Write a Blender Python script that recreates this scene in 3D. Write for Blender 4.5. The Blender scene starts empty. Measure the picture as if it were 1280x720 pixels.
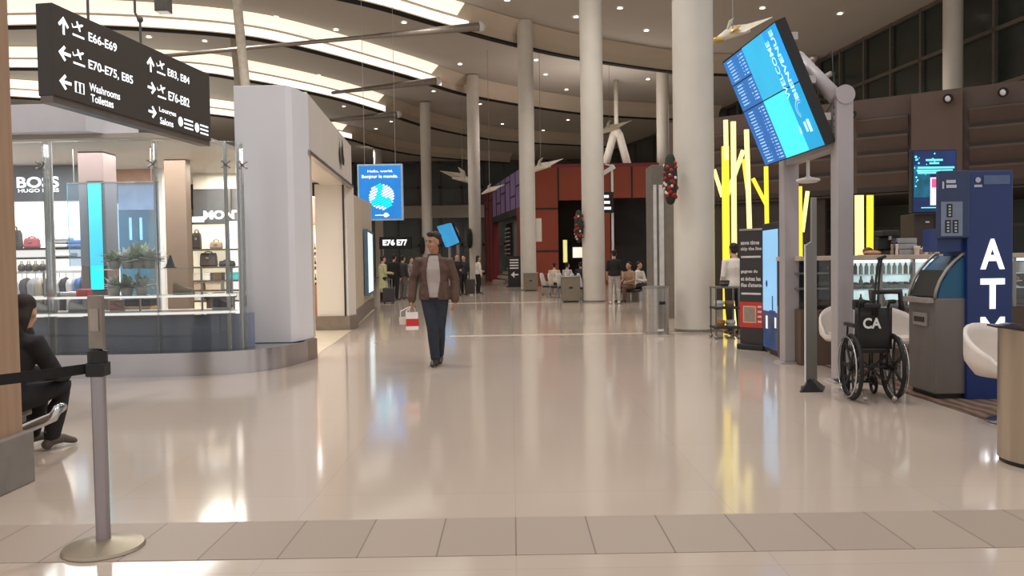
import bpy, bmesh, math, random
from mathutils import Vector, Matrix
random.seed(7)
C = bpy.context.scene.collection
V = Vector
PI = math.pi
# ------------------------------------------------------------------ camera model (1280x720)
F = 1000.0; CAMH = 1.4; PITCH = math.radians(1.89); ROLL = math.radians(0.9)
_f = V((0, math.cos(PITCH), -math.sin(PITCH))); _r0 = V((1, 0, 0)); _u0 = V((0, math.sin(PITCH), math.cos(PITCH)))
_r = _r0*math.cos(ROLL) - _u0*math.sin(ROLL); _u = _u0*math.cos(ROLL) + _r0*math.sin(ROLL)
CAM = V((0, 0, CAMH))
def ray(px, py): return _f + _r*((px-640)/F) + _u*((360-py)/F)
def at(px, py, Y):
    d = ray(px, py); return CAM + d*(Y/d.y)
def onz(px, py, z=0.0):
    d = ray(px, py); return CAM + d*((z-CAMH)/d.z)
def pr(x0, y0, x1, y1, Y):
    xm, ym = (x0+x1)/2, (y0+y1)/2
    return at(x0, ym, Y).x, at(x1, ym, Y).x, at(xm, y1, Y).z, at(xm, y0, Y).z
# ------------------------------------------------------------------ materials
def lin(c):
    o = []
    for v in c[:3]:
        v = v/255.0
        o.append(v/12.92 if v <= .04045 else ((v+.055)/1.055)**2.4)
    return (o[0], o[1], o[2], 1)
MATS = {}
def pm(name, rgb, rough=.5, metal=0., var=.10, scale=6., emit=0., spec=.5, stretch=None, coat=0.):
    """a surface whose colour wanders a little with noise"""
    if name in MATS: return MATS[name]
    m = bpy.data.materials.new(name); m.use_nodes = True
    nt = m.node_tree; b = nt.nodes['Principled BSDF']
    c = lin(rgb)
    tc = nt.nodes.new('ShaderNodeTexCoord'); mp = nt.nodes.new('ShaderNodeMapping')
    if stretch: mp.inputs['Scale'].default_value = stretch
    n = nt.nodes.new('ShaderNodeTexNoise'); n.inputs['Scale'].default_value = scale; n.inputs['Detail'].default_value = 3
    r = nt.nodes.new('ShaderNodeValToRGB')
    r.color_ramp.elements[0].position = .3; r.color_ramp.elements[1].position = .7
    r.color_ramp.elements[0].color = tuple(max(0, v*(1-var)) for v in c[:3])+(1,)
    r.color_ramp.elements[1].color = tuple(min(1, v*(1+var)) for v in c[:3])+(1,)
    L = nt.links.new
    L(tc.outputs['Object'], mp.inputs['Vector']); L(mp.outputs['Vector'], n.inputs['Vector']); L(n.outputs['Fac'], r.inputs['Fac'])
    L(r.outputs['Color'], b.inputs['Base Color'])
    b.inputs['Roughness'].default_value = rough; b.inputs['Metallic'].default_value = metal
    b.inputs['Specular IOR Level'].default_value = spec
    if coat: b.inputs['Coat Weight'].default_value = coat
    if emit:
        L(r.outputs['Color'], b.inputs['Emission Color']); b.inputs['Emission Strength'].default_value = emit
    MATS[name] = m; return m
def glass(name, tint=(235, 242, 245), refl=.9, op=.0):
    if name in MATS: return MATS[name]
    m = bpy.data.materials.new(name); m.use_nodes = True
    nt = m.node_tree; nt.nodes.clear(); N = nt.nodes.new; L = nt.links.new
    o = N('ShaderNodeOutputMaterial'); t = N('ShaderNodeBsdfTransparent'); t.inputs[0].default_value = lin(tint)
    g = N('ShaderNodeBsdfGlossy'); g.inputs['Roughness'].default_value = .03; g.inputs[0].default_value = (refl, refl, refl, 1)
    fr = N('ShaderNodeFresnel'); fr.inputs['IOR'].default_value = 1.45
    mx = N('ShaderNodeMixShader')
    L(fr.outputs[0], mx.inputs[0]); L(t.outputs[0], mx.inputs[1]); L(g.outputs[0], mx.inputs[2])
    if op:
        d = N('ShaderNodeBsdfDiffuse'); d.inputs[0].default_value = lin(tint); m2 = N('ShaderNodeMixShader'); m2.inputs[0].default_value = op
        L(mx.outputs[0], m2.inputs[1]); L(d.outputs[0], m2.inputs[2]); L(m2.outputs[0], o.inputs[0])
    else: L(mx.outputs[0], o.inputs[0])
    MATS[name] = m; return m
# ------------------------------------------------------------------ mesh builder
class MB:
    def __init__(s): s.v = []; s.f = []
    def add(s, vs, fs):
        k = len(s.v); s.v += [V(p) for p in vs]; s.f += [tuple(i+k for i in q) for q in fs]; return s
    def box(s, x0, x1, y0, y1, z0, z1, M=None):
        vs = [V((x, y, z)) for z in (z0, z1) for y in (y0, y1) for x in (x0, x1)]
        if M is not None: vs = [M @ p for p in vs]
        return s.add(vs, [(0, 2, 3, 1), (4, 5, 7, 6), (0, 1, 5, 4), (2, 6, 7, 3), (0, 4, 6, 2), (1, 3, 7, 5)])
    def rbox(s, c, size, rz=0., M=None):
        T = Matrix.Translation(V(c)) @ Matrix.Rotation(rz, 4, 'Z')
        if M is not None: T = T @ M
        a, b, d = size[0]/2, size[1]/2, size[2]/2
        return s.box(-a, a, -b, b, -d, d, T)
    def bar(s, p, q, w, h, up=(0, 0, 1)):
        p, q = V(p), V(q); t = (q-p).normalized(); u = V(up); sd = t.cross(u)
        if sd.length < 1e-4: sd = t.cross(V((1, 0, 0)))
        sd.normalize(); u = sd.cross(t)
        vs = [e + sd*a*w/2 + u*b*h/2 for e in (p, q) for a, b in ((-1, -1), (1, -1), (1, 1), (-1, 1))]
        return s.add(vs, [(3, 2, 1, 0), (4, 5, 6, 7), (0, 1, 5, 4), (1, 2, 6, 5), (2, 3, 7, 6), (3, 0, 4, 7)])
    def rings(s, rs, cap=True):
        n = len(rs[0]); vs = [p for r in rs for p in r]; fs = []
        for i in range(len(rs)-1):
            for j in range(n):
                k = (j+1) % n; fs.append((i*n+j, i*n+k, (i+1)*n+k, (i+1)*n+j))
        if cap: fs.append(tuple(range(n-1, -1, -1))); fs.append(tuple((len(rs)-1)*n+j for j in range(n)))
        return s.add(vs, fs)
    def tube(s, pts, r, n=8, flat=1., right=None, dome=False, closed=False):
        pts = [V(p) for p in pts]; R = r if isinstance(r, (list, tuple)) else [r]*len(pts)
        R2 = flat if isinstance(flat, (list, tuple)) else [q*flat for q in R]
        R = list(R); R2 = list(R2)
        tg = []
        for i in range(len(pts)):
            if closed: a, b = pts[i-1], pts[(i+1) % len(pts)]
            else: a = pts[max(i-1, 0)]; b = pts[min(i+1, len(pts)-1)]
            tg.append((b-a).normalized())
        if dome:
            e0, e1 = min(R[0], R2[0]), min(R[-1], R2[-1])
            P0 = [pts[0]-tg[0]*e0*k for k in (.98, .7)]; P1 = [pts[-1]+tg[-1]*e1*k for k in (.7, .98)]
            R = [R[0]*.2, R[0]*.72]+R+[R[-1]*.72, R[-1]*.2]; R2 = [R2[0]*.2, R2[0]*.72]+R2+[R2[-1]*.72, R2[-1]*.2]
            pts = P0+pts+P1; tg = [tg[0]]*2+tg+[tg[-1]]*2
        rv = V(right) if right is not None else None
        if rv is None:
            rv = tg[0].cross(V((0, 0, 1)))
            if rv.length < .05: rv = V((1, 0, 0))
        rs = []
        for p, t, a, b in zip(pts, tg, R, R2):
            q = rv - t*rv.dot(t)
            if q.length < 1e-3: q = t.cross(V((0, 1, .3)))
            q.normalize()
            if right is None: rv = q
            f = t.cross(q)
            rs.append([p + q*a*math.cos(2*PI*j/n) + f*b*math.sin(2*PI*j/n) for j in range(n)])
        if closed: rs.append(rs[0]); return s.rings(rs, False)
        return s.rings(rs)
    def lathe(s, prof, c=(0, 0, 0), n=24, M=None):
        c = V(c); rs = []
        for r, z in prof:
            ring = [V((max(r, 1e-4)*math.cos(2*PI*j/n), max(r, 1e-4)*math.sin(2*PI*j/n), z)) for j in range(n)]
            if M is not None: ring = [M @ p for p in ring]
            rs.append([c+p for p in ring])
        return s.rings(rs)
    def ball(s, c, r, n=12, m=8, M=None):
        rx, ry, rz = r if isinstance(r, (tuple, list)) else (r, r, r)
        c = V(c); rs = []
        for i in range(m+1):
            a = -PI/2 + PI*i/m; a = max(min(a, PI/2-.06), -PI/2+.06)
            ring = [V((rx*math.cos(a)*math.cos(2*PI*j/n), ry*math.cos(a)*math.sin(2*PI*j/n), rz*math.sin(a))) for j in range(n)]
            if M is not None: ring = [M @ p for p in ring]
            rs.append([c+p for p in ring])
        return s.rings(rs)
    def prism(s, poly, z0, z1):
        n = len(poly); vs = [(p[0], p[1], z) for z in (z0, z1) for p in poly]
        fs = [tuple(range(n-1, -1, -1)), tuple(range(n, 2*n))]+[(i, (i+1) % n, n+(i+1) % n, n+i) for i in range(n)]
        return s.add(vs, fs)
    def slab(s, poly3, off):
        """thick plate: 3D polygon pushed by off"""
        off = V(off); n = len(poly3); vs = [V(p) for p in poly3]+[V(p)+off for p in poly3]
        fs = [tuple(range(n-1, -1, -1)), tuple(range(n, 2*n))]+[(i, (i+1) % n, n+(i+1) % n, n+i) for i in range(n)]
        return s.add(vs, fs)
    def sheet(s, rows):
        n = len(rows[0]); vs = [p for r in rows for p in r]
        return s.add(vs, [(i*n+j, i*n+j+1, (i+1)*n+j+1, (i+1)*n+j) for i in range(len(rows)-1) for j in range(n-1)])
    def build(s, name, mat, parent=None, smooth=False, bevel=0., loc=None, local=False, remesh=0., subs=0):
        me = bpy.data.meshes.new(name)
        o0 = V((0, 0, 0))
        if parent is not None and not local: o0 = root_loc(parent)
        if parent is None and loc is not None: o0 = V(loc)
        me.from_pydata([p-o0 for p in s.v], [], s.f); me.validate()
        bm = bmesh.new(); bm.from_mesh(me); bmesh.ops.recalc_face_normals(bm, faces=bm.faces); bm.to_mesh(me); bm.free()
        o = bpy.data.objects.new(name, me); C.objects.link(o)
        if remesh:
            md = o.modifiers.new('r', 'REMESH'); md.mode = 'VOXEL'; md.voxel_size = remesh; md.use_smooth_shade = True
            sm = o.modifiers.new('s', 'SMOOTH'); sm.iterations = 3; sm.factor = .5
            dg = bpy.context.evaluated_depsgraph_get(); m2 = bpy.data.meshes.new_from_object(o.evaluated_get(dg))
            o.modifiers.clear(); o.data = m2; bpy.data.meshes.remove(me); me = m2; me.name = name; smooth = True
        me.materials.clear(); me.materials.append(mat)
        if smooth: me.shade_smooth()
        if smooth == 'auto': me.set_sharp_from_angle(angle=math.radians(40))
        if bevel:
            b = o.modifiers.new('bevel', 'BEVEL'); b.width = bevel; b.segments = 2; b.limit_method = 'ANGLE'
        if parent is not None: o.parent = parent
        elif loc is not None: o.location = loc
        return o
def root_loc(o):
    while o.parent is not None: o = o.parent
    return V(o.location)
def tag(o, label, cat, group=None, kind=None):
    o['label'] = label; o['category'] = cat
    if group: o['group'] = group
    if kind: o['kind'] = kind
    return o
def thing(name, label, cat, loc=(0, 0, 0), rz=0., group=None):
    o = bpy.data.objects.new(name, None); C.objects.link(o); o.location = loc; o.rotation_euler = (0, 0, rz); o.empty_display_size = .1
    return tag(o, label, cat, group)
def struct(mb, name, mat, label=None, cat=None, **k):
    o = mb.build(name, mat, **k); o['kind'] = 'structure'
    if label: o['label'] = label
    if cat: o['category'] = cat
    return o
def copy_tree(o, parent=None):
    c = o.copy(); C.objects.link(c); c.parent = parent
    for ch in list(o.children): copy_tree(ch, c)
    return c
def rotz(a): return Matrix.Rotation(a, 4, 'Z')
# ------------------------------------------------------------------ lettering
def text_mesh(s, bold=0.):
    cu = bpy.data.curves.new('t', 'FONT'); cu.body = s; cu.offset = bold; cu.resolution_u = 3
    o = bpy.data.objects.new('t', cu); C.objects.link(o)
    dg = bpy.context.evaluated_depsgraph_get(); dg.update()
    me = bpy.data.meshes.new_from_object(o.evaluated_get(dg))
    vs = [V(v.co) for v in me.vertices]; fs = [tuple(p.vertices) for p in me.polygons]
    bpy.data.objects.remove(o); bpy.data.curves.remove(cu); bpy.data.meshes.remove(me)
    return vs, fs
def text(mb, s, o, right, up, w=None, h=None, bold=0., lift=.004):
    """letters set on a plane: o lower-left corner, fitted in w x h metres, with a little thickness"""
    vs, fs = text_mesh(s, bold)
    if not vs: return
    x0 = min(v.x for v in vs); x1 = max(v.x for v in vs); y0 = min(v.y for v in vs); y1 = max(v.y for v in vs)
    sy = h/(y1-y0) if h else None; sx = w/(x1-x0) if w else sy
    if sy is None: sy = sx
    right = V(right).normalized(); up = V(up).normalized(); nn = right.cross(up)
    P = [V(o)+right*(v.x-x0)*sx+up*(v.y-y0)*sy+nn*lift for v in vs]
    mb.add(P, fs)
def quad(mb, o, right, up, x0, x1, y0, y1, lift=.003):
    right = V(right).normalized(); up = V(up).normalized(); nn = right.cross(up); o = V(o)
    mb.add([o+right*x+up*y+nn*lift for x, y in ((x0, y0), (x1, y0), (x1, y1), (x0, y1))], [(0, 1, 2, 3)])
def poly(mb, o, right, up, pts, lift=.003):
    right = V(right).normalized(); up = V(up).normalized(); nn = right.cross(up); o = V(o)
    mb.add([o+right*x+up*y+nn*lift for x, y in pts], [tuple(range(len(pts)))])
def disc(mb, o, right, up, cx, cy, r, lift=.003, n=16, ry=None):
    poly(mb, o, right, up, [(cx+r*math.cos(2*PI*i/n), cy+(ry or r)*math.sin(2*PI*i/n)) for i in range(n)], lift)
WORLD, HALL, NEAR, SHOP, UPFILL, EXPO = .72, 1300, 800, 190, 260, 0.0
# ------------------------------------------------------------------ palette
steel = pm('brushed_steel', (176, 170, 164), .28, .85, .08, 3, stretch=(1, 1, 30))
steel_d = pm('dull_steel', (150, 146, 142), .35, .8, .08, 3, stretch=(20, 20, 1))
chrome = pm('chrome', (200, 200, 200), .12, 1., .03)
black = pm('black_plastic', (26, 25, 25), .45, 0, .2)
rubber = pm('black_rubber', (20, 20, 20), .7, 0, .2)
white_p = pm('white_paint', (226, 224, 222), .45, 0, .02)
col_m = pm('column_paint', (214, 208, 198), .5, 0, .03, 2)
frame_grey = pm('grey_painted_steel', (176, 168, 170), .42, .1, .03)
ceil_m = pm('ceiling_board', (190, 184, 174), .85, 0, .03, .3)
beam_m = pm('ceiling_beam_plaster', (214, 200, 180), .8, 0, .03, .5)
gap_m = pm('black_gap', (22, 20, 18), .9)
lit_warm = pm('lit_cove_cloth', (255, 247, 228), .6, 0, .02, 1, emit=.85)
lit_white = pm('lit_cove_glass', (255, 252, 244), .6, 0, .01, 1, emit=1.25)
brown_wall = pm('brown_panel', (96, 78, 70), .6, 0, .06, 2)
brown_dk = pm('dark_brown_panel', (62, 51, 46), .65, 0, .08, 2)
mull = pm('window_mullion', (112, 106, 98), .5, .3)
mull_d = pm('dark_mullion', (98, 94, 88), .5, .3)
night = pm('night_glass', (44, 52, 48), .2, 0, .3, .25, spec=.6)
navy = pm('slate_blue_panel', (134, 142, 164), .4, 0, .05, 2)
cream = pm('cream_wall', (224, 218, 206), .55, 0, .02, 1)
lav = pm('pale_lilac_wall', (216, 213, 218), .4, 0, .02, 1)
wood_p = pm('warm_wood_cladding', (166, 136, 112), .5, 0, .12, 3, stretch=(6, 6, .4))
grey_base = pm('grey_stone_base', (128, 122, 118), .5, 0, .08, 10)
text_w = pm('white_lettering', (244, 248, 252), .5, 0, .01, emit=.9)
paint_w = pm('white_print', (228, 228, 226), .6, 0, .02)
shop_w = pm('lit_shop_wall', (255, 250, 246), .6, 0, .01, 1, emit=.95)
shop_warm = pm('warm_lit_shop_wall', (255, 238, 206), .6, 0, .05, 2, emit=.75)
glass_m = glass('clear_glass', (250, 252, 252))
glass_g = glass('greenish_glass', (240, 248, 246))
glass_fin = glass('frosted_glass_edge', (246, 250, 250), op=.2)
far_glass = pm('far_night_glass', (84, 90, 86), .3, 0, .35, .3)

# ------------------------------------------------------------------ floor
def floor_material():
    m = bpy.data.materials.new('polished_terrazzo'); m.use_nodes = True; nt = m.node_tree; N = nt.nodes.new; L = nt.links.new
    b = nt.nodes['Principled BSDF']; tc = N('ShaderNodeTexCoord')
    n1 = N('ShaderNodeTexNoise'); n1.inputs['Scale'].default_value = .35; n1.inputs['Detail'].default_value = 4
    n2 = N('ShaderNodeTexNoise'); n2.inputs['Scale'].default_value = 38; n2.inputs['Detail'].default_value = 5; n2.inputs['Roughness'].default_value = .7
    br = N('ShaderNodeTexBrick'); br.offset = 0; br.inputs['Scale'].default_value = 1
    br.inputs['Brick Width'].default_value = 1.2; br.inputs['Row Height'].default_value = 1.2; br.inputs['Mortar Size'].default_value = .003
    br.inputs['Color1'].default_value = lin((206, 191, 178)); br.inputs['Color2'].default_value = lin((204, 189, 176)); br.inputs['Mortar'].default_value = lin((196, 180, 167))
    for n in (n1, n2, br): L(tc.outputs['Object'], n.inputs['Vector'])
    r1 = N('ShaderNodeValToRGB'); r1.color_ramp.elements[0].position = .35; r1.color_ramp.elements[1].position = .65
    r1.color_ramp.elements[0].color = (.94, .93, .92, 1); r1.color_ramp.elements[1].color = (1.03, 1.02, 1.02, 1)
    r2 = N('ShaderNodeValToRGB'); r2.color_ramp.elements[0].position = .35; r2.color_ramp.elements[1].position = .62
    r2.color_ramp.elements[0].color = (.72, .69, .67, 1); r2.color_ramp.elements[1].color = (1.03, 1.03, 1.03, 1)
    a = N('ShaderNodeMix'); a.data_type = 'RGBA'; a.blend_type = 'MULTIPLY'; a.inputs[0].default_value = 1
    c = N('ShaderNodeMix'); c.data_type = 'RGBA'; c.blend_type = 'MULTIPLY'; c.inputs[0].default_value = 1
    L(br.outputs['Color'], a.inputs[6]); L(r1.outputs[0], a.inputs[7]); L(a.outputs[2], c.inputs[6]); L(r2.outputs[0], c.inputs[7])
    L(c.outputs[2], b.inputs['Base Color'])
    rr = N('ShaderNodeMapRange'); rr.inputs[3].default_value = .065; rr.inputs[4].default_value = .14
    L(n1.outputs['Fac'], rr.inputs[0]); L(rr.outputs[0], b.inputs['Roughness'])
    b.inputs['Specular IOR Level'].default_value = .5
    bp = N('ShaderNodeBump'); bp.inputs['Strength'].default_value = .02; L(n2.outputs['Fac'], bp.inputs['Height']); L(bp.outputs[0], b.inputs['Normal'])
    return m
def tile_material():
    m = bpy.data.materials.new('rough_stone_tiles'); m.use_nodes = True; nt = m.node_tree; N = nt.nodes.new; L = nt.links.new
    b = nt.nodes['Principled BSDF']; tc = N('ShaderNodeTexCoord')
    br = N('ShaderNodeTexBrick'); br.offset = 0; br.inputs['Scale'].default_value = 1
    br.inputs['Brick Width'].default_value = .38; br.inputs['Row Height'].default_value = 6.; br.inputs['Mortar Size'].default_value = .004
    br.inputs['Color1'].default_value = lin((180, 165, 152)); br.inputs['Color2'].default_value = lin((172, 157, 144)); br.inputs['Mortar'].default_value = lin((132, 118, 108))
    n2 = N('ShaderNodeTexNoise'); n2.inputs['Scale'].default_value = 32; n2.inputs['Detail'].default_value = 5; n2.inputs['Roughness'].default_value = .75
    r2 = N('ShaderNodeValToRGB'); r2.color_ramp.elements[0].position = .40; r2.color_ramp.elements[1].position = .56
    r2.color_ramp.elements[0].color = (.5, .47, .45, 1); r2.color_ramp.elements[1].color = (1.08, 1.05, 1.05, 1)
    c = N('ShaderNodeMix'); c.data_type = 'RGBA'; c.blend_type = 'MULTIPLY'; c.inputs[0].default_value = 1
    L(tc.outputs['Object'], br.inputs['Vector']); L(tc.outputs['Object'], n2.inputs['Vector'])
    L(br.outputs['Color'], c.inputs[6]); L(r2.outputs[0], c.inputs[7]); L(c.outputs[2], b.inputs['Base Color'])
    b.inputs['Roughness'].default_value = .5
    return m
def carpet_material():
    m = bpy.data.materials.new('brown_patterned_carpet'); m.use_nodes = True; nt = m.node_tree; N = nt.nodes.new; L = nt.links.new
    b = nt.nodes['Principled BSDF']; tc = N('ShaderNodeTexCoord')
    w = N('ShaderNodeTexWave'); w.inputs['Scale'].default_value = 2.2; w.inputs['Distortion'].default_value = 6; w.inputs['Detail'].default_value = 2
    r = N('ShaderNodeValToRGB'); r.color_ramp.elements[0].color = lin((78, 60, 50)); r.color_ramp.elements[1].color = lin((128, 102, 84))
    L(tc.outputs['Object'], w.inputs['Vector']); L(w.outputs['Fac'], r.inputs[0]); L(r.outputs[0], b.inputs['Base Color'])
    b.inputs['Roughness'].default_value = .95
    return m
struct(MB().box(-45, 30, -6, 100, -.1, 0), 'floor', floor_material(), 'glossy beige terrazzo floor of the concourse')
struct(MB().box(-12, 12, 3.77, 4.33, -.05, .003), 'trim_1', tile_material(), 'band of darker rough stone tiles across the floor')
lt = pm('pale_floor_inlay', (222, 206, 190), .2, 0, .04, 8)
struct(MB().box(-1.2, 3.6, 15.1, 15.28, -.05, .003), 'trim_2', lt, 'pale stone line inlaid across the floor')
struct(MB().box(-3, 3.2, 27.2, 27.6, -.05, .003), 'trim_3', lt, 'second pale stone line farther down the floor')
struct(MB().prism([(-2.98, 11.7), (-3.45, 17.3), (-4.2, 24.5), (-7.5, 24.5), (-7.5, 11.7)], -.05, .004), 'trim_4', pm('cream_shop_floor', (228, 214, 190), .2, 0, .03, 3), 'cream floor inside the shop doorway')
struct(MB().box(3.98, 12, 4.2, 16, -.05, .006), 'trim_5', carpet_material(), 'brown patterned carpet under the cash machine')

# ------------------------------------------------------------------ ceiling with curved beams
ZC, ZB = 13.0, 12.0
XW0, YW0, DXW = 19.7, 36.5, -.117           # window wall line: X = XW0 + DXW*(Y-YW0)
def xw(Y): return XW0 + DXW*(Y-YW0)
struct(MB().prism([(-45, 16), (xw(16), 16), (xw(96), 96), (-45, 96)], ZC, ZC+.3), 'ceiling', ceil_m, 'high taupe ceiling with curved beams and downlights')
bands = [
    ([(-26, 24), (-14, 27.5), (-6.65, 32), (-2.9, 35.9), (.2, 39.1), (3.4, 41.9), (9, 45.3), (13, 46.5), (17.8, 47.2)], -1.35),
    ([(-38, 36.5), (-30, 35.6), (-22.4, 35.2), (-17.8, 35.4), (-12.9, 36.9), (-10.1, 39.3), (-5.8, 45.5), (-2.06, 51.5), (4.8, 57.6), (10.4, 60.2), (16, 61.5)], -3.9),
    ([(-40, 41.6), (-26.9, 42.4), (-18.2, 43.6), (-14.9, 46), (-11.2, 51), (-8.7, 56.4), (-6.3, 62.5), (-2.7, 68), (.5, 71), (9, 75)], -8.4),
    ([(-42, 48.5), (-31, 49.3), (-20, 57), (-14, 67), (-11.8, 73.6), (-8, 80), (0, 86)], -13.2)]
def dense(pts, n=6):
    pts = [V((p[0], p[1], 0)) for p in pts]; P = [pts[0]*2-pts[1]]+pts+[pts[-1]*2-pts[-2]]; o = []
    for i in range(1, len(P)-2):
        for k in range(n):
            t = k/n; a, b, c, d = P[i-1], P[i], P[i+1], P[i+2]
            o.append(.5*((2*b)+(c-a)*t+(2*a-5*b+4*c-d)*t*t+(3*b-a-3*c+d)*t**3))
    return o+[pts[-1]]
ordinal = ['nearest', 'second', 'third', 'fourth']
for bi, (pts, xl) in enumerate(bands):
    D = dense(pts)
    def nrm(i):
        t = (D[min(i+1, len(D)-1)]-D[max(i-1, 0)]).normalized(); return V((t.y, -t.x, 0))     # towards the viewer
    NR = [nrm(i) for i in range(len(D))]
    up = V((0, 0, 1))
    A = [d+n*.55+up*(ZC-.02) for d, n in zip(D, NR)]; B = [d+n*.05+up*(ZB+.5) for d, n in zip(D, NR)]
    Cc = [d+up*(ZB+.42) for d in D]; E = [d+up*ZB for d in D]; Bk = [d-n*.35+up*ZB for d, n in zip(D, NR)]; Tk = [d-n*.35+up*(ZC-.01) for d, n in zip(D, NR)]
    i0 = next(i for i, d in enumerate(D) if d.x > xl)
    m = MB(); m.rings([[A[i], B[i], Cc[i], E[i], Bk[i], Tk[i]] for i in range(len(D))])
    struct(m, 'trim_%d' % (6+bi), beam_m, '%s curved plaster beam crossing the ceiling' % ordinal[bi].capitalize())
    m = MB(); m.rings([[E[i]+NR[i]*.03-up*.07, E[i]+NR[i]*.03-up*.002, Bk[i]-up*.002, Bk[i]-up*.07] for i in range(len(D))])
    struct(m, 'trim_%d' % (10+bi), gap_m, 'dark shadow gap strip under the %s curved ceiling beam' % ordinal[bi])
    t = thing('cove_light', ['glowing cream light cove on the curved ceiling beam closest to the viewer', 'glowing light cove on the second ceiling beam, behind the hanging direction sign',
        'glowing light cove on the third ceiling beam, over the white shop pillar', 'short glowing light cove far back on the fourth ceiling beam'][bi], 'ceiling light', (D[i0].x, D[i0].y, ZB), group='curved light coves')
    m = MB(); m.rings([[A[i]+V((0, 0, -.03))+NR[i]*.02, B[i]+NR[i]*.02+up*.03, B[i]+NR[i]*.05+up*.03, A[i]+NR[i]*.05-up*.03] for i in range(i0-1)]); m.build('upper_panel', lit_warm, t)
    m = MB(); m.rings([[Cc[i]+NR[i]*.02, E[i]+NR[i]*.02+up*.06, E[i]+NR[i]*.05+up*.06, Cc[i]+NR[i]*.05] for i in range(i0)]); m.build('lower_panel', lit_white, t)
# round columns
def column(px, Y, r, ztop, lab, z0=0, cap=True):
    c = at(px, 330, Y); x = c.x
    m = MB(); m.lathe([(r, z0), (r, ztop)], (x, Y, 0), 40)
    o = struct(m, 'column', col_m, lab, smooth='auto')
    if cap:
        MB().lathe([(r+.008, z0), (r+.008, z0+.05), (r, z0+.055)], (x, Y, 0), 40).build('column_base', grey_base, o, smooth='auto')
    return V((x, Y, 0))
c1 = column(868, 15.5, .385, 13, 'nearest thick round column, beside the steel bin')
c2 = column(742, 27.1, .38, 13, 'tall round column with a wreath beside a person in black')
c3 = column(660.5, 39, .38, 12.98, 'round column in front of the red pavilion corner')
c4 = column(594.5, 50, .38, 12.95, 'round column left of the pavilion stairs')
c5 = column(535, 58, .38, 12.9, 'round column behind the walking man')
c6 = column(475, 80, .4, 13, 'thin distant round column behind the blue hanging sign')
c7 = column(830, 50, .38, 13, 'slim round column behind the grey service tower')
c8 = column(1190.5, 34, .385, 13, 'round column standing above the brown wall', z0=4.6, cap=False)
m = MB(); m.tube([(c1.x, c1.y, 6.35), (c1.x, c1.y, 6.38)], .392, 40); m.build('joint_ring', grey_base, bpy.data.objects['column'])
# window wall at the right and far wall
def window_grid(name, p0, p1, z0, z1, nx, zs, mw, lab, gm=night, fm=mull_d):
    p0, p1 = V(p0), V(p1); d = (p1-p0); L = d.length; d.normalize(); n = V((d.y, -d.x, 0))
    m = MB(); m.slab([p0+V((0, 0, z0)), p1+V((0, 0, z0)), p1+V((0, 0, z1)), p0+V((0, 0, z1))], n*-.06)
    o = struct(m, name, gm, lab)
    f = MB()
    for i in range(nx+1):
        q = p0+d*L*i/nx; f.bar(q+V((0, 0, z0))+n*.05, q+V((0, 0, z1))+n*.05, mw, mw*1.3, n)
    for z in zs: f.bar(p0+V((0, 0, z))+n*.05, p1+V((0, 0, z))+n*.05, mw*1.3, mw, (0, 0, 1))
    f.build('mullion', fm, o); return o
window_grid('window_1', (xw(62), 62, 0), (xw(26), 26, 0), 3.0, 13, 15, (3.1, 5.6, 8.3, 10.6, 12.9), .16, 'dark night windows under the ceiling at the right', fm=mull)
window_grid('window_2', (-40, 92, 0), (14, 92, 0), 0, 13, 22, (.1, 3.4, 7, 10, 12.9), .25, 'dark night window wall at the far end', gm=far_glass)
window_grid('window_3', (9.2, 92, 0), (xw(62), 62, 0), 0, 13, 7, (.1, 3.4, 7, 10, 12.9), .22, 'dark windows beyond the red pavilion', gm=far_glass)
struct(MB().box(-40, 14, 91.2, 91.8, 6.5, 7.9), 'trim_14', pm('dusky_plaster', (196, 188, 174), .7), 'pale spandrel band across the far windows')
struct(MB().box(-45.4, -45, 10, 96, 0, 13), 'wall_left', cream, 'cream wall of the concourse, out beyond the shops')
# brown wall on the right: runs diagonally
BW0, BW1 = V((5.5, 22.1, 0)), V((13.2, 16.7, 0)); bd = (BW1-BW0); BL = bd.length; bd.normalize(); bn = V((bd.y, -bd.x, 0))   # bn towards viewer
def bwp(s, z, o=0.): return BW0 + bd*s + bn*o + V((0, 0, z))
def bw_s(px):      # distance along the brown wall seen at pixel column px
    k = (px-640)/1000.; return (k*BW0.y-BW0.x)/(bd.x-k*bd.y)
m = MB(); m.slab([bwp(-1.2, 2.95), bwp(BL, 2.95), bwp(BL, 5.25), bwp(-1.2, 5.25)], -bn*.5)
w = struct(m, 'wall_right', brown_wall, 'dark brown panelled bulkhead above the food counter')
for a, b in ((892, 1040), (1072, 1136), (1212, 1300)):
    sa, sb = bw_s(a), bw_s(b)
    g = MB(); g.slab([bwp(sa, 2.97, .012), bwp(sb, 2.97, .012), bwp(sb, 4.78, .012), bwp(sa, 4.78, .012)], bn*.01); g.build('recess_panel', brown_dk, w)
    g = MB()
    for k in range(4):
        z = 3.08+.44*k; g.slab([bwp(sa, z, .02), bwp(sb, z, .02), bwp(sb, z+.3, .14), bwp(sa, z+.3, .14)], V((0, 0, .05)))
    g.build('louvre_slat', brown_wall, w)
sa, sb = bw_s(1141), bw_s(1204)
m = MB(); m.slab([bwp(sa, 0, .02), bwp(sb, 0, .02), bwp(sb, 5.2, .02), bwp(sa, 5.2, .02)], bn*.18); m.build('pier', pm('brown_pier', (104, 84, 74), .6, 0, .05, 2), w)
m = MB(); m.slab([bwp(-1.2, 2.93, 0), bwp(BL, 2.93, 0), bwp(BL, 2.93, -5), bwp(-1.2, 2.93, -5)], V((0, 0, -.05))); m.build('soffit', brown_dk, w)
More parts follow.
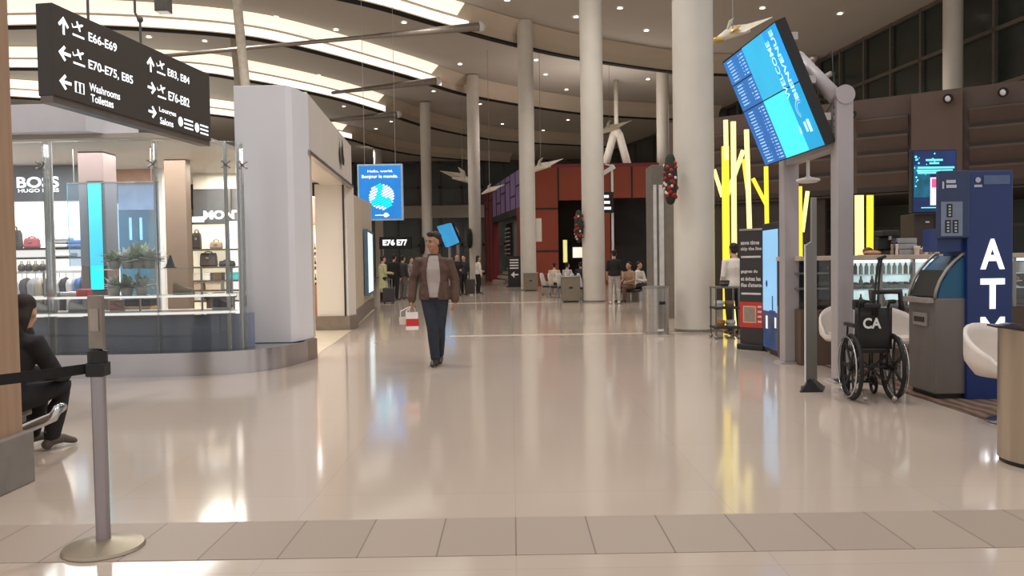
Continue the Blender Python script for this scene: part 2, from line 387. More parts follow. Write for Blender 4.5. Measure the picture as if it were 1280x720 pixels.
window_grid('window_4', bwp(-1.2, 0, -4.8), bwp(BL+4, 0, -4.8), 0, 2.95, 13, (.1, 1.3, 2.2, 2.9), .1, 'dark windows behind the food counter', gm=far_glass, fm=mull)
m = MB().slab([bwp(-1.2, 0, -.1), bwp(3.0, 0, -.1), bwp(3.0, 2.95, -.1), bwp(-1.2, 2.95, -.1)], -bn*.2)
struct(m, 'wall_back', brown_dk, 'dark brown back wall behind the yellow light sculpture')
# left foreground pillar
o = struct(MB().box(-4.2, -3.215, 4.35, 5.2, .34, 6), 'wall_near', wood_p, 'brown timber clad pillar beside the hunched person')
MB().box(-4.25, -3.17, 4.3, 5.25, 0, .34).build('plinth', grey_base, o, bevel=.01)
# ------------------------------------------------------------------ glass shopfront on the left
front = dense([(-8.2, 10.6), (-6.6, 10.2), (-5.17, 10.12), (-4.22, 10.18), (-3.53, 10.38), (-3.16, 10.8), (-2.97, 11.55)], 5)
def off(P, d):
    o = []
    for i, p in enumerate(P):
        t = (P[min(i+1, len(P)-1)]-P[max(i-1, 0)]).normalized(); o.append(p+V((-t.y, t.x, 0))*d)
    return o
up = V((0, 0, 1))
sf = thing('shopfront', 'curved glass shop window on a low stainless steel plinth', 'shop window', (-5, 10.6, 0))
inn = off(front, .9)
m = MB(); m.rings([[p, p+up*.3, q+up*.3, q] for p, q in zip(front, inn)]); m.build('plinth', pm('steel_plinth', (190, 188, 192), .2, .95, .05, 2), sf, smooth='auto')
pan = off(front, .42); pan2 = off(front, .46)
m = MB(); m.rings([[p+up*.3, p+up*.76, q+up*.76, q+up*.3] for p, q in zip(pan[:26], pan2[:26])]); m.build('back_panel', navy, sf)
gl = off(front, .12); gl2 = off(front, .135)
def near_px(px): return min(range(len(gl)), key=lambda i: abs(640+1000*gl[i].x/gl[i].y-px))
cuts = [0, near_px(64), near_px(190), near_px(291), near_px(307)]
for a, b in zip(cuts, cuts[1:]):
    m = MB(); m.rings([[gl[i]+up*.3, gl[i]+up*3.02, gl2[i]+up*3.02, gl2[i]+up*.3] for i in range(a, b+1)]); m.build('glass_pane', glass_m, sf, smooth='auto')
for k in cuts[1:]:
    p = gl[k]; n = (inn[k]-front[k]).normalized(); t = V((n.y, -n.x, 0))
    m = MB(); m.slab([p+n*.03+up*.3, p+n*.15+up*.3, p+n*.15+up*3.0, p+n*.03+up*3.0], t*.018); m.build('glass_fin', glass_fin, sf)
    for z in (2.72,):
        m = MB()
        for s in (-1, 1):
            m.tube([p+n*.04+up*z, p+t*.045*s+up*(z+.04)-n*.01], .009, 6); m.tube([p+n*.04+up*z, p+t*.045*s+up*(z-.04)-n*.01], .009, 6)
            m.ball(p+t*.045*s+up*(z+.04)-n*.02, .016, 8, 5); m.ball(p+t*.045*s+up*(z-.04)-n*.02, .016, 8, 5)
        m.build('spider_fitting', steel, sf, smooth=True)
for k in (cuts[1], cuts[3], cuts[4]):
    p = inn[k]*.25+gl[k]*.75; m = MB(); m.tube([p+up*.3, p+up*3.05], .022, 8); m.build('post', white_p, sf)
# shop ceiling and fascia
m = MB().prism([(-9, 10.9), (-4.9, 10.75), (-4.2, 11.1), (-3.9, 17), (-9, 17)], 3.14, 3.2)
sc_ = struct(m, 'trim_15', pm('shop_soffit', (196, 188, 178), .7, 0, .03, 1), 'pale soffit over the glass shop')
m = MB(); P0 = [(-9, 10.75), (-6.2, 10.5), (-5.55, 10.55), (-5.3, 11.0)]
m.prism(P0+[(-5.3, 11.5), (-9, 11.5)], 3.2, 3.55); m.build('fascia', pm('lilac_fascia', (222, 220, 226), .5, 0, .02), sc_)
# wall with white lettering
DW = 13.5
x0, x1, z0, z1 = pr(-60, 208, 106, 252, DW)
bw = thing('shop_display_wall', 'bright shop display wall under a dark fascia with white BOSS lettering', 'display wall', (-8.2, DW, 0))
MB().box(x0-2, x1, DW, DW+.3, z0, z1).build('fascia', pm('charcoal_fascia', (84, 88, 94), .5, 0, .05), bw)
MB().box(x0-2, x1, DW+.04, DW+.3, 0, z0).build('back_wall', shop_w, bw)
m = MB(); xa, xb, za, zb = pr(22, 221, 75, 235, DW)
text(m, 'BOSS', (xa, DW, za), (1, 0, 0), up, xb-xa, zb-za, .03, .03); m.build('lettering', text_w, bw)
m = MB(); xa, xb, za, zb = pr(24, 236, 75, 240.5, DW)
text(m, 'HUGO BOSS', (xa, DW, za), (1, 0, 0), up, xb-xa, zb-za, .02, .03); m.build('small_lettering', text_w, bw)
for px in (60, 105, -10):
    q = at(px, 300, DW-.02); MB().box(q.x-.03, q.x+.03, DW-.03, DW+.04, .3, z0).build('upright', mull_d, bw)
shw = []
for y in (310, 321.5):
    q = at(50, y, DW-.2); o = MB().box(x0-2, x1, DW-.32, DW+.04, q.z-.03, q.z); o.build('shelf', black, bw); shw.append(q.z)
# things on the display wall
def on_shelf(px, Y, z): c = at(px, 330, Y); return V((c.x, Y, z))
bag_red = pm('dusty_red_leather', (172, 84, 92), .5); bag_dk = pm('dark_leather', (52, 46, 44), .55); bag_tp = pm('taupe_leather', (150, 128, 106), .55)
def handbag(loc, w, h, d, mat, lab, group=None, tall=.5):
    t = thing('handbag', lab, 'handbag', loc, group=group); x, y, z = loc
    m = MB(); m.rings([[V((x-w/2*s, y-d/2*q, z+k)), V((x+w/2*s, y-d/2*q, z+k)), V((x+w/2*s, y+d/2*q, z+k)), V((x-w/2*s, y+d/2*q, z+k))] for k, s, q in ((0, .94, .8), (.03, 1, 1), (h*.8, .96, .8), (h, .9, .35))])
    m.build('body', mat, t, bevel=.008)
    m = MB(); m.tube([(x-w*.22, y, z+h), (x-w*.2, y, z+h*(1+tall*.7)), (x, y, z+h*(1+tall)), (x+w*.2, y, z+h*(1+tall*.7)), (x+w*.22, y, z+h)], .012, 6); m.build('handle', mat, t, smooth=True)
    m = MB(); m.box(x-w*.1, x+w*.1, y-d/2-.012, y-d/2+.005, z+h*.55, z+h*.7); m.build('clasp', steel, t)
    return t
handbag(on_shelf(41, DW-.2, shw[0]), .23, .165, .12, bag_red, 'dusty red handbag on the white display wall', tall=.15)
handbag(on_shelf(19, DW-.2, shw[0]), .22, .30, .14, bag_dk, 'dark slouchy bag beside the red handbag', tall=.25)
def folded(px, Y, z, w, n, mats, lab, group):
    t = thing('folded_stack', lab, 'folded clothes', on_shelf(px, Y, z), group=group); x, y, zz = t.location
    for k in range(n):
        m = MB(); m.rbox((x, y, zz+.03+.06*k), (w, .26, .055), random.uniform(-.05, .05)); m.build('garment', mats[k % len(mats)], t, bevel=.02)
    return t
cl_w = pm('white_cotton', (226, 226, 228), .8); cl_b = pm('blue_cotton', (92, 132, 188), .8); cl_g = pm('grey_cotton', (150, 152, 154), .8); cl_d = pm('charcoal_cotton', (70, 68, 68), .85)
folded(78, DW-.2, shw[0], .3, 3, [cl_w, cl_g], 'folded white clothes on the upper wall shelf', None)
folded(99, DW-.2, shw[0], .22, 2, [cl_b], 'folded blue clothes beside the cyan screen', None)
folded(80, DW-.2, shw[1], .34, 1, [cl_w], 'folded white garment on the lower wall shelf', None)
# clothes rail
rail = thing('clothes_rail', 'white clothes rail standing in front of the bright display wall', 'clothes rail', (-7.2, 12.3, 0))
xa, xb, za, zb = pr(19, 340, 108, 343, 12.3)
m = MB(); m.bar((xa, 12.3, zb), (xb, 12.3, zb), .04, .04); m.build('top_bar', white_p, rail)
for x in (xa, xb):
    m = MB(); m.bar((x, 12.3, 0.02), (x, 12.3, zb), .035, .035); m.bar((x, 12.05, .02), (x, 12.55, .02), .04, .04); m.build('side_frame', white_p, rail)
def garment(px, w, mat, lab, L=.62):
    c = on_shelf(px, 12.3, zb-.03); t = thing('hanging_shirt', lab, 'garment', c, group='garments on the clothes rail')
    m = MB(); x, y, z = c; n = 9
    rs = []
    for k, (dz, ww) in enumerate(((-.05, .08), (-.09, .75), (-.16, 1.), (-.35, .95), (-L, 1.02))):
        rs.append([V((x+w/2*ww*math.cos(2*PI*j/16), y+.16*ww*math.sin(2*PI*j/16)*(1+.25*math.sin(j*2.3+k)), z+dz)) for j in range(16)])
    m.rings(rs); m.build('cloth', mat, t, smooth=True)
    m = MB(); m.tube([(x, y, z-.07), (x, y, z), (x+.015, y, z+.025), (x, y, z+.045), (x-.015, y, z+.03)], .005, 5); m.build('hanger_hook', steel, t)
for px, w, mt, lab in ((27, .11, cl_w, 'narrow white garment first on the rail'), (33, .12, cl_d, 'charcoal garment hanging low on the rail'), (44, .2, cl_g, 'light grey garment on the rail'), (53, .15, pm('beige_cotton', (178, 166, 150), .85), 'beige garment on the rail'),
                       (62, .12, cl_d, 'dark garment mid rail beside the glass joint'), (74, .14, cl_w, 'white garment past the glass joint'), (82, .1, cl_d, 'slim dark garment between two white garments'), (91, .14, cl_w, 'white garment next to the blue one'), (101, .14, cl_b, 'blue garment last on the rail')):
    garment(px, w, mt, lab)
shoe_dk = pm('dark_shoe_leather', (64, 54, 48), .5); shoe_bg = pm('tan_suede', (176, 148, 120), .8); shoe_w = pm('white_sneaker', (224, 222, 220), .6)
def shoe(loc, rz, mat, lab, group=None, L=.27):
    t = thing('shoe', lab, 'shoe', loc, rz, group)
    m = MB(); rs = []
    for y, w, h in ((-.48, .06, .12), (-.4, .13, .2), (-.2, .16, .25), (.05, .14, .36), (.25, .12, .5), (.42, .12, .52), (.5, .08, .42)):
        rs.append([V((w*L*math.cos(a), y*L, .09*L+max(0, h*L*.5*(1+math.sin(a))))) for a in [2*PI*j/10 for j in range(10)]])
    m.rings(rs); m.build('upper', mat, t, local=True, smooth=True)
    m = MB(); m.prism([(.13*L, .5*L), (-.13*L, .5*L), (-.14*L, 0), (-.17*L, -.3*L), (-.08*L, -.52*L), (.08*L, -.52*L), (.17*L, -.3*L), (.14*L, 0)], 0, .1*L); m.build('sole', shoe_w if mat is not shoe_w else cl_g, t, local=True)
    return t
# display tables behind the glass
deckm = pm('white_display_deck', (236, 232, 228), .3, 0, .02); shelf_steel = pm('shelf_edge_steel', (206, 200, 194), .3, .5)
de = cuts[4]
dk = thing('display_shelf', 'long white glass-topped display deck just behind the shop window', 'display shelf', (-5, 10.7, .3))
in1 = off(front, .2); in2 = off(front, .85)
m = MB(); m.rings([[p+up*.78, p+up*.82, q+up*.82, q+up*.78] for p, q in zip(in1[2:de], in2[2:de])]); m.build('deck', deckm, dk)
in1b = off(front, .3); in2b = off(front, .75)
m = MB(); m.rings([[p+up*1.0, p+up*1.03, q+up*1.03, q+up*1.0] for p, q in zip(in1b[2:de], in2b[2:de])]); m.build('middle_shelf', shelf_steel, dk)
m = MB(); m.rings([[p+up*1.37, p+up*1.385, q+up*1.385, q+up*1.37] for p, q in zip(in1b[9:de], in2b[9:de])]); m.build('upper_shelf', glass_g, dk)
edge_glow = pm('shelf_edge_glow', (255, 250, 242), .5, 0, .01, emit=.8)  # glowing strips added to brighten the deck and shelf edges
for P_, z, i1 in ((in1, .785, de), (in1b, 1.002, de)):
    m = MB(); m.rings([[p+up*z, p+up*(z+.026), q+up*(z+.026), q+up*z] for p, q in zip(off(P_, -.012)[2:i1], P_[2:i1])]); m.build('added_edge_glow', edge_glow, dk)
for k in (6, 11, 16, 20, de-2):
    p = in2b[k]*.5+in1b[k]*.5; m = MB(); m.tube([p+up*.3, p+up*1.38], .014, 8); m.build('post', steel, dk)
def deckp(px, fr, z):
    k = min(range(2, 26), key=lambda i: abs(640+1000*in1[i].x/in1[i].y-px)); p = in1b[k]*(1-fr)+in2b[k]*fr
    return V((at(px, 330, p.y).x, p.y, z))
shoe(deckp(52, .3, .82), 1.3, shoe_w, 'white shoe on the deck nearest the crouched person')
shoe(deckp(60, .6, .82), 1.1, shoe_bg, 'tan shoe behind the white shoe on the deck')
shoe(deckp(98, .3, .82), 1.7, shoe_w, 'white shoe left of the belt post sign plate')
shoe(deckp(145, .4, .82), 1.4, pm('pink_suede', (206, 140, 132), .8), 'pinkish shoe on the deck right of the sign plate', L=.2)
shoe(deckp(229, .4, 1.03), 1.9, shoe_bg, 'tan suede shoe on the middle shelf before the taupe pillar')
shoe(deckp(277, .5, .82), 1.5, shoe_dk, 'dark shoe on the deck at the right end')
folded(72, 10.75, 1.03, .22, 1, [cl_g], 'folded grey hat-like cloth on the middle shelf', None)
folded(86, 10.75, 1.03, .24, 1, [cl_w], 'folded white cloth on the middle shelf', None)
bx = thing('gift_box', 'bright red box on the middle shelf beside the belt post', 'box', deckp(104, .5, 1.03))
x, y, z = bx.location; MB().box(x-.07, x+.07, y-.07, y+.07, z, z+.07).build('box_body', pm('bright_red_card', (226, 58, 62), .5), bx, bevel=.004); MB().box(x-.075, x+.075, y-.075, y+.075, z+.07, z+.095).build('lid', pm('pink_card', (240, 120, 120), .5), bx, bevel=.004)
def clutter(px, n, Y, z, mats, labs, name, cat, s=.1, grp=None):
    for i in range(n):
        c = at(px+i*s*80, 330, Y); t = thing(name, labs[i % len(labs)], cat, (c.x, Y, z), random.uniform(-.4, .4), grp)
        m = MB(); m.lathe([(s*.35, 0), (s*.5, s*.15), (s*.48, s*.7), (s*.3, s*.95), (s*.12, s*1.0)], n=12); m.build('body', mats[i % len(mats)], t, local=True, smooth=True)
        m = MB(); m.tube([(-s*.2, 0, s*.9), (-s*.15, 0, s*1.35), (s*.15, 0, s*1.35), (s*.2, 0, s*.9)], s*.05, 6); m.build('strap', mats[i % len(mats)], t, local=True)
clutter(27, 4, 12.3, zb+.02, [shoe_dk, bag_dk, pm('olive_leather', (86, 80, 62), .6)], ['small dark pouch on top of the clothes rail, first of four', 'small dark pouch on top of the rail, second of four', 'small olive pouch on top of the rail', 'small dark pouch on top of the rail, last of four'], 'pouch', 'pouch', .11)
# pinkish column, cyan screen, see-through panel added in place of a blue glass reflection
q = at(117, 330, 12.0)
struct(MB().box(q.x-.19, q.x+.19, 12.0, 12.4, 0, 3.6), 'pillar', pm('pinkish_cladding', (128, 110, 106), .5, 0, .04), 'pinkish brown square pillar inside the glass shop', None, bevel=.01)
cy = thing('digital_screen', 'tall narrow bright cyan screen on the pinkish shop pillar', 'screen', (q.x, 11.95, 1))
xa, xb, za, zb2 = pr(113, 228, 129, 362, 11.95)
MB().box(xa-.02, xb+.02, 11.93, 12.0, za-.02, zb2+.02).build('housing', black, cy)
MB().box(xa, xb, 11.92, 11.94, za, zb2).build('display', pm('cyan_glow', (0, 228, 240), .4, 0, .03, 3, emit=1.), cy)
bl = thing('reflection_panel', 'added see-through light blue panel imitating a reflection in the shop glass', 'panel', (-5.9, 11.6, 1.4))
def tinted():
    m = glass('blue_reflection_tint', (226, 241, 253), .5, .10); return m
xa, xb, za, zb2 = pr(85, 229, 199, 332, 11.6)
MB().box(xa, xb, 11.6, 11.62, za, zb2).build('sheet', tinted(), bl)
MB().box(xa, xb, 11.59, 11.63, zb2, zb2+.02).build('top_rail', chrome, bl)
m = MB()
for x in (xa+.1, xb-.1): m.tube([(x, 11.61, zb2), (x, 11.61, 3.16)], .006, 6)
m.build('suspension_wire', steel, bl)
# doorway beyond: brown lintel, white post, teal wardrobe
dw = thing('shop_portal', 'white framed inner shop portal with a brown lintel and teal cabinet', 'portal', (-6.9, 14.2, 0))
for nm, r, mt, dy in (('lintel', (144, 207, 199, 231), pm('orange_brown_panel', (188, 146, 116), .5), 0), ('jamb', (197, 205, 208, 392), white_p, -.1), ('jamb', (135, 254, 146, 392), shop_w, .0), ('side_panel', (146, 231, 199, 262), pm('pale_blue_wall', (176, 190, 222), .5), .05)):
    xa, xb, za, zb2 = pr(*r, 14.2); MB().box(xa, xb, 14.2+dy, 14.35+dy, max(za, 0), zb2).build(nm, mt, dw)
tc = thing('teal_cabinet', 'teal glass cabinet with pale vertical lights in the inner portal', 'cabinet', (-6.8, 14.3, 0))
xa, xb, za, zb2 = pr(150, 262, 186, 392, 14.3); MB().box(xa, xb, 14.3, 14.7, .0, zb2).build('carcass', pm('teal_gloss', (58, 112, 140), .25), tc)
for px in (163, 176):
    a, b, za, zb2 = pr(px-1.5, 272, px+1.5, 300, 14.28); MB().box(a, b, 14.28, 14.3, za, zb2).build('light_strip', pm('pale_blue_light', (168, 220, 250), .5, emit=.8), tc)
xa, xb, za, zb2 = pr(199, 262, 240, 300, 13.0)
struct(MB().box(xa+.1, xb-.08, 13.0, 13.2, 0, 3.14), 'pillar', pm('taupe_cladding', (132, 110, 90), .5, 0, .03), 'taupe panelled square pillar in the glass shop', None, bevel=.01)
cn = thing('floor_cone', 'small black cone standing before the taupe shop pillar', 'cone', deckp(213, .5, 1.385))
MB().lathe([(.07, 0), (.06, .02), (.02, .14), (.014, .17)], n=16).build('cone_body', black, cn, local=True, smooth='auto'); MB().lathe([(.085, 0), (.085, .012)], n=16).build('foot', black, cn, local=True)
# greenery and pale boxes
leaf_m = pm('dusty_green_leaf', (158, 172, 150), .6, 0, .3, 9); leaf2 = pm('pale_sage_leaf', (226, 232, 226), .6, 0, .2, 9)
def plant(loc, r, n, mat, lab, pot):
    t = thing('potted_plant', lab, 'plant', loc)
    MB().lathe([(.06, 0), (.085, .1), (.08, .11)], n=16).build('pot', pot, t, local=True, smooth='auto')
    m = MB()
    for i in range(n):
        a = random.uniform(0, 2*PI); e = random.uniform(.1, 1.4); d = V((math.cos(a)*math.cos(e), math.sin(a)*math.cos(e), math.sin(e))); L = r*random.uniform(.6, 1.1)
        s = d.cross(V((0, 0, 1))).normalized(); p = V((0, 0, .1)); w = L*.24
        b = [p, p+d*L*.45+s*w, p+d*L-V((0, 0, L*.15)), p+d*L*.45-s*w]; nn = d.cross(s)*.006
        m.slab(b, nn)
    m.build('foliage', mat, t, local=True); return t
for px, z, r, mt, lab in ((143, 1.385, .2, leaf_m, 'dark green leafy plant beside the cyan screen on the top shelf'), (160, 1.385, .24, leaf2, 'pale sage plant on the top shelf'), (174, 1.385, .3, leaf_m, 'tall green plant on the top shelf before the teal cabinet'), (187, 1.385, .26, leaf2, 'silvery plant on the top shelf at the glass joint'),
                      (142, 1.03, .2, leaf2, 'pale plant on the middle shelf beside the belt post'), (158, 1.03, .22, leaf_m, 'green plant on the middle shelf, second from the belt post'), (176, 1.03, .23, leaf2, 'bushy pale plant on the middle shelf by the glass joint')):
    plant(deckp(px, .5, z), r, 46, mt, lab, pm('white_pot', (214, 212, 206), .5))
# low brown boxes behind the deck
for r, mt, lab in (((138, 375, 156, 392), pm('brown_box', (126, 104, 92), .6), 'brown storage box under the middle shelf'), ((156, 383, 188, 392), pm('tan_box', (196, 164, 120), .6), 'tan wooden box on the shop floor'), ((156, 374, 188, 384), black, 'black tray on the tan wooden box')):
    xa, xb, za, zb2 = pr(*r, 11.8); t = thing('storage_box', lab, 'box', ((xa+xb)/2, 11.9, 0 if r[3] > 390 else za))
    zz = 0 if r[3] > 390 else za
    MB().box(xa, xb, 11.8, 12.1, zz, zb2-.02).build('box_body', mt, t, bevel=.01); MB().box(xa-.01, xb+.01, 11.79, 12.11, zb2-.02, zb2).build('lid', mt, t)
# right bay: beige bulkhead, dark fascia, lit lettering, warm shelves
DR = 15.0
rb = thing('shop_wall_bay', 'warm lit shelf bay under a dark fascia with glowing MONT lettering', 'display wall', (-5.6, DR, 0))
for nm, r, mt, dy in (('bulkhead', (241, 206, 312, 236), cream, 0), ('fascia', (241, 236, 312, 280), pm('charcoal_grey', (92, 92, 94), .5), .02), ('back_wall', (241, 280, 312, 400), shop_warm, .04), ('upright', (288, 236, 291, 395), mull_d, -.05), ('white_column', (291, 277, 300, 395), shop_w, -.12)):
    xa, xb, za, zb2 = pr(*r, DR); MB().box(xa, xb, DR+dy, DR+.3+dy, max(0, za), zb2).build(nm, mt, rb)
m = MB(); xa, xb, za, zb2 = pr(258, 263.5, 307, 274.5, DR); text(m, 'MONT', (xa, DR-.14, za), (1, 0, 0), up, xb-xa, zb2-za, .04); m.build('lettering', text_w, rb)
m = MB(); xa, xb, za, zb2 = pr(241, 271, 256, 278, DR); quad(m, (xa, DR, za), (1, 0, 0), up, 0, xb-xa, 0, zb2-za, .03); m.build('lit_panel', text_w, rb)
rz_ = []
for y in (311, 333, 350, 362, 375):
    q = at(270, y, DR-.2); rz_.append(q.z); xa, xb, _, _ = pr(241, y, 312, y+1, DR); MB().box(xa, xb, DR-.35, DR+.04, q.z-.03, q.z).build('shelf', pm('dark_shelf', (92, 76, 64), .5), rb)
handbag(on_shelf(271, DR-.2, rz_[0]), .22, .13, .1, bag_tp, 'taupe handbag on the upper warm lit shelf', tall=.3)
handbag(on_shelf(247, DR-.2, rz_[0]), .15, .3, .1, bag_dk, 'dark upright bag on the upper shelf edge of the warm bay', tall=.2)
handbag(on_shelf(261, DR-.2, rz_[1]), .3, .25, .12, pm('brown_black_leather', (74, 60, 54), .5), 'dark brown boxy bag on the second warm lit shelf', tall=.1)
handbag(on_shelf(284, DR-.2, rz_[1]), .28, .1, .12, bag_dk, 'low dark bag beside the boxy bag', tall=.2)
boxes = [(247, 2, (244, 232, 214), 'cream box on the third shelf of the warm bay'), (259, 2, (250, 244, 236), 'white box on the third shelf of the warm bay'), (273, 2, (110, 84, 66), 'brown box on the third shelf of the warm bay'), (294, 2, (70, 214, 220), 'cyan box on the third shelf of the warm bay'),
         (250, 3, (222, 200, 170), 'tan box on the fourth shelf of the warm bay'), (268, 3, (236, 220, 192), 'pale wide box on the fourth shelf of the warm bay'), (250, 4, (250, 246, 240), 'white box on the lowest shelf of the warm bay'), (272, 4, (58, 52, 50), 'black box on the lowest shelf of the warm bay'), (297, 4, (246, 246, 246), 'white box beside the black box on the lowest shelf')]
for px, k, col, lab in boxes:
    c = on_shelf(px, DR-.2, rz_[k]); t = thing('shop_box', lab, 'box', c); x, y, z = c; m_ = pm('card_%d_%d_%d' % col, col, .6)
    w = .08 if px != 268 else .14
    MB().box(x-w, x+w, y-.1, y+.1, z, z+.10).build('box_body', m_, t, bevel=.004); MB().box(x-w-.005, x+w+.005, y-.105, y+.105, z+.10, z+.14).build('lid', m_, t, bevel=.004)
cb = thing('base_cabinet', 'dark brown low cabinet at the right end of the shop window', 'cabinet', (-4.9, 13.4, 0))
xa, xb, za, zb2 = pr(258, 373, 284, 400, 13.4); MB().box(xa, xb, 13.4, 13.8, 0, zb2).build('carcass', pm('umber_cabinet', (92, 78, 70), .5), cb, bevel=.01); MB().box(xa-.02, xb+.02, 13.37, 13.82, zb2, zb2+.03).build('top', bag_dk, cb)
# white shop pillar
wp = struct(MB().prism([(-3.87, 11.32), (-3.14, 11.32), (-3.08, 11.42), (-2.98, 11.95), (-3.1, 12.1), (-3.87, 12.1)], .3, 3.93), 'pillar', pm('white_gloss_panel', (224, 223, 228), .3, 0, .02, 1), 'tall white pillar at the corner of the shop', None, bevel=.01)
MB().prism([(-3.9, 11.25), (-3.12, 11.25), (-3.02, 11.36), (-2.93, 11.95), (-3.05, 12.12), (-3.9, 12.12)], 0, .3).build('plinth', pm('bronze_steel', (150, 138, 128), .3, .7), wp)
# portal wall running away
pd = V((-.45, 5.6, 0)).normalized(); pn = V((pd.y, -pd.x, 0))
P0 = V((-2.99, 11.9, 0))
def pw(s, z, o=0): return P0+pd*s+pn*o+up*z
pwl = struct(MB().slab([pw(0, 3.08), pw(5.5, 3.08), pw(5.5, 3.95), pw(0, 3.95)], -pn*.6), 'wall_portal', pm('ivory_panel', (214, 206, 198), .4, 0, .03, 1), 'ivory header wall over the shop entrance')
m = MB().slab([pw(.0, 3.04, .03), pw(5.5, 3.04, .03), pw(5.5, 3.1, .03), pw(0, 3.1, .03)], -pn*.1); m.build('edge_trim', steel, pwl)
m = MB().slab([pw(.12, .3, .0), pw(.32, .3, .0), pw(.32, 3.08, .0), pw(.12, 3.08, .0)], -pn*.3); m.build('jamb', pm('ivory_jamb', (206, 196, 188), .4), pwl)
o = MB(); o.prism([(-4.15, 17.0), (-3.48, 17.0), (-3.42, 17.5), (-4.15, 17.5)], .3, 3.1)
o = struct(o, 'pillar', pm('warm_white_panel', (222, 214, 206), .35, 0, .02, 1), 'white shop wall end with a bronze base beyond the doorway')
MB().prism([(-4.18, 16.95), (-3.45, 16.95), (-3.38, 17.5), (-4.15, 17.5)], 0, .3).build('plinth', pm('bronze_steel', (150, 138, 128)), o)
MB().box(-3.56, -3.53, 16.96, 17.02, .3, 3.08).build('door_edge', black, o)
m = MB(); q0 = pw(3.6, 3.42, .03)     # dark emblem on the header
poly(m, q0, pd, up, [(-.16, .0), (-.05, -.1), (.25, -.1), (.32, .02), (.2, .1), (.12, .3), (.0, .42), (-.06, .25), (-.18, .2)], .02); m.build('emblem', black, pwl)
# inner shop wall with bottles
DB = 19.
bt = thing('bottle_shelf', 'tall lit bottle shelf above a wooden counter inside the doorway', 'shelf', (-5.1, DB, 0))
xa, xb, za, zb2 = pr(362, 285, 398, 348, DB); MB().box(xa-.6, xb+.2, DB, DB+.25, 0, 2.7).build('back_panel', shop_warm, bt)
MB().box(xa-.6, xb+.2, DB-.3, DB+.02, 0, at(385, 357, DB).z).build('counter', pm('orange_wood', (176, 120, 88), .4, stretch=(1, 1, 8)), bt)
bz = []
for y in (318, 336, 356):
    z = at(385, y, DB-.1).z; bz.append(z); MB().box(xa-.6, xb+.2, DB-.2, DB, z-.03, z).build('shelf', bag_tp, bt)
btm = pm('dark_bottle_glass', (58, 52, 40), .15); btm2 = pm('clear_bottle', (206, 196, 170), .15); lbl = pm('cream_label', (236, 228, 206), .6)
proto = None
for k, z in enumerate(bz):
    for i in range(6):
        c = at(381+i*2.6, 330, DB-.12); lab = 'small bottle standing on the lit shelf inside the shop doorway'
        if proto is None:
            proto = thing('bottle', lab, 'bottle', (c.x, DB-.12, z), group='bottles on the lit shelf')
            MB().lathe([(.02, 0), (.022, .02), (.022, .14), (.01, .19), (.009, .24)], n=10).build('body', btm, proto, local=True, smooth='auto'); MB().lathe([(.0225, .05), (.0225, .11)], n=10).build('label_band', lbl, proto, local=True); MB().lathe([(.011, .24), (.011, .26)], n=8).build('cap', black, proto, local=True)
        else: o = copy_tree(proto); o.location = (c.x, DB-.12, z)
rd = thing('wall_box', 'pink boxed display high up inside the shop doorway', 'display box', (-4.98, 18.6, 2.1))
xa, xb, za, zb2 = pr(380, 248, 392, 280, 18.6); MB().box(xa, xb, 18.6, 19, za, zb2).build('box_body', pm('salmon_panel', (206, 150, 138), .5), rd, bevel=.01); MB().box(xa-.02, xb+.02, 18.58, 19, zb2, zb2+.04).build('lid', white_p, rd)
# beige side wall with a lit screen beyond the portal
B0, B1 = V((-3.5, 17.55, 0)), V((-4.38, 25.2, 0)); e = (B1-B0).normalized(); en = V((e.y, -e.x, 0))
be = struct(MB().slab([B0+up*.0, B1+up*0, B1+up*3.3, B0+up*2.95], -en*.4), 'wall_side', pm('beige_ribbed_panel', (198, 182, 160), .5, 0, .05, 4, stretch=(1, 1, .1)), 'beige side wall carrying a lit screen')
MB().slab([B0+en*.02, B1+en*.02, B1+en*.02+up*.35, B0+en*.02+up*.35], -en*.1).build('skirting', pm('bronze_steel', (150, 138, 128)), be)
ls = thing('digital_screen', 'slim glowing white and blue screen on the beige side wall', 'screen', B0+e*4.2+up*1)
zt, zb3 = 2.32, .55
MB().slab([B0+e*3.6+en*.02+up*zb3, B0+e*6.4+en*.02+up*zb3, B0+e*6.4+en*.02+up*zt, B0+e*3.6+en*.02+up*zt], en*.1).build('housing', pm('blue_grey_case', (96, 124, 150), .4), ls)
MB().slab([B0+e*3.7+en*.125+up*(zb3+.08), B0+e*5.6+en*.125+up*(zb3+.08), B0+e*5.6+en*.125+up*(zt-.08), B0+e*3.7+en*.125+up*(zt-.08)], en*.01).build('display', pm('pale_screen', (214, 240, 252), .4, emit=1.), ls)
# ------------------------------------------------------------------ hanging direction sign
sg = thing('direction_sign', 'large dark hanging sign with white arrows and gate numbers', 'sign', (-4.0, 8.3, 2.9))
SL, SR = at(67, 65, 7.0), at(263, 136, 9.68); zb_, zt_ = 2.905, 3.705
SL = V((SL.x, SL.y, 0)); SR = V((SR.x, SR.y, 0)); sd = (SR-SL); SW = sd.length; sd.normalize(); sn = V((sd.y, -sd.x, 0))
m = MB(); m.slab([SL+up*zb_, SR+up*zb_, SR+up*zt_, SL+up*zt_], -sn*.16); m.build('cabinet', pm('charcoal_sign', (66, 60, 56), .5, 0, .04), sg, bevel=.008)
m = MB(); m.slab([SL+up*(zb_-.06)-sn*.02, SR+up*(zb_-.06)-sn*.02, SR+up*zb_-sn*.02, SL+up*zb_-sn*.02], -sn*.12); m.build('bottom_rail', pm('rail_grey', (120, 110, 106), .4, .4), sg)
SF = MB(); O = SL+up*zb_
def uv(px, py):
    d = ray(px, py); k = (SL-CAM).dot(sn)/d.dot(sn); p = CAM+d*k; return (p-SL).dot(sd), p.z-zb_
